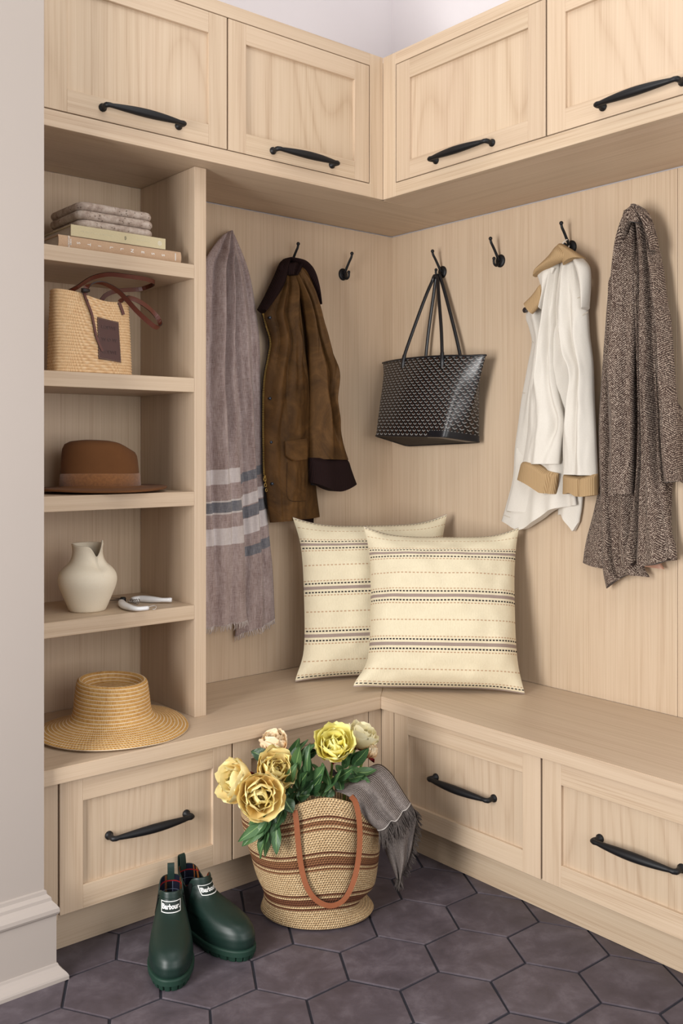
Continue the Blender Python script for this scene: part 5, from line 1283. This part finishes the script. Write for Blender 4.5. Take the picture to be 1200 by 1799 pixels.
def boot(label, heel, toe, zlab):
    heel, toe = Vector(heel), Vector(toe); d = (toe - heel).normalized(); ang = math.atan2(d.y, d.x) - PI/2
    t = thing('rain_boot', label, 'boot', tuple(heel), (0, 0, ang), 'pair of green rubber boots'); n = 72
    zs = [.018] + [LV[0][0] + (.118 - LV[0][0])*i/26 for i in range(27)]
    R = [[boot_pt(z, 2*PI*k/n) for k in range(n)] for z in zs]
    for i in range(1, 9):
        rr = []
        for k in range(n):
            a = 2*PI*k/n; y0 = boot_pt(.118, a).y; zt = rimz(y0); rr.append(boot_pt(lerp(.118, zt, i/8), a))
        R.append(rr)
    top = R[-1]
    R.append([p + Vector((0, 0, .0012)) + (Vector((0, .05, p.z)) - p).normalized()*.0014 for p in top]); R.append([p + (Vector((0, .05, p.z)) - p).normalized()*.003 for p in top])
    mb = MB(); mb.rings(R, True, True, False); obj('upper', mb, M_RUB, t, True)
    mb = MB(); L0 = [p + (Vector((0, .05, p.z)) - p).normalized()*.003 for p in top]; Ls = [L0] + [[Vector((p.x*.96, .052 + (p.y - .052)*.94, max(.03, p.z - dz))) for p in L0] for dz in (.02, .05, .09)]
    mb.rings(Ls, True, False, True); obj('tartan_lining', mb, M_TART, t, True)
    # sole with cleats
    m_ = 144; mb = MB(); P = lambda z, off, k: boot_pt(.030, 2*PI*k/m_, off) * 1
    def sr(z, off, cut=False):
        o_ = []
        for k in range(m_):
            p = boot_pt(.030, 2*PI*k/m_, off - (.0045 if cut and k % 6 == 0 else 0)); p.z = z; o_.append(p)
        return o_
    mb.rings([sr(.0004, -.002, True), sr(.0125, .0015, True), sr(.013, .0035), sr(.024, .0042), sr(.027, .0030), sr(.028, -.002)], smooth=False); obj('sole', mb, M_SOLE, t, True)
    # elastic side panels
    for s_ in (1, -1):
        G = []
        for i in range(14):
            z = lerp(.058, .134, i/13); g = []
            for j in range(11):
                yv = lerp(.040 + .012*(1 - i/13), .078 - .010*(1 - i/13)**2, j/10)
                # angle with this y
                lo_, hi2 = 0., PI
                for _ in range(24):
                    md = (lo_ + hi2)/2
                    if boot_pt(min(z, .13), md).y > yv: lo_ = md
                    else: hi2 = md
                p = boot_pt(z, lo_, .0012); zt = rimz(boot_pt(.118, lo_).y); p.z = min(p.z, zt - .001); p.x *= s_; g.append(p)
            G.append(g)
        mb = MB(); mb.grid(G if s_ > 0 else [r[::-1] for r in G]); obj('elastic_panel', mb, M_ELAS, t, True)
    # rolled band round the top of the front
    mb = MB()
    for zo in (.013,):
        pts = []
        for k in range(25):
            a = lerp(-1.15, 1.15, k/24); y0 = boot_pt(.118, a).y; p = boot_pt(rimz(y0) - zo, a, .0008); pts.append(p)
        mb.tube(pts, .0014, 6)
    obj('rim_band', mb, M_RUB, t, True)
    # pull tab
    mb = MB(); pts = [(0, -.0025, .118), (0, -.004, .135), (0, -.0045, .155), (0, -.004, .171), (0, -.0005, .1755), (0, .0035, .171), (0, .006, .155), (0, .0065, .138)]
    A = []
    for p in cat(pts, 30):
        p = Vector(p); A.append([p + Vector((-.0085, 0, 0)), p + Vector((.0085, 0, 0))])
    C = [a[0].lerp(a[1], .5) for a in A]; rings_ = []
    for i, (a, b) in enumerate(A):
        tg = (C[min(i + 1, 29)] - C[max(0, i - 1)]).normalized(); nm = Vector((0, -tg.z, tg.y)); rings_.append([a + nm*.0011, b + nm*.0011, b - nm*.0011, a - nm*.0011])
    mb.rings(rings_, smooth=False); obj('pull_tab', mb, M_RUB, t, True)
    # printed label
    W2, H2 = .0225, .0100
    def proj(x, h, off): 
        z = zlab + h; return front_pt(x, z, off)
    mb = MB(); G = [[proj(-(lerp(-W2, W2, j/24)), lerp(-H2, H2, i/16), .0005) for j in range(25)] for i in range(17)]; mb.grid(G); lb = obj('label', mb, M_LABB, t, True)
    mb = MB(); b_ = .0013
    def strip(x0, x1, h0, h1):
        mb.grid([[proj(-lerp(x0, x1, j/20), lerp(h0, h1, i/12), .0012) for j in range(21)] for i in range(13)], smooth=False)
    strip(-W2, W2, -H2, -H2 + b_); strip(-W2, W2, H2 - b_, H2); strip(-W2, -W2 + b_, -H2, H2); strip(W2 - b_, W2, -H2, H2)
    tx = text_mb('Barbour.', .0128, Matrix(), bold=.00042, depth=0)
    tx.v = [proj(-p.x*.92, p.y, .0019) for p in tx.v]; mb.add(tx.v, tx.f, 0, None, False)
    obj('lettering', mb, M_LAB, lb, True)
    return t
boot('dark green rubber ankle boot nearest the viewer, left of the pair', (-1.208, -.500, 0), (-1.338, -.726, 0), .1205)
boot('dark green rubber ankle boot behind its mate, beside the basket', (-1.160, -.470, 0), (-1.128, -.716, 0), .1225)
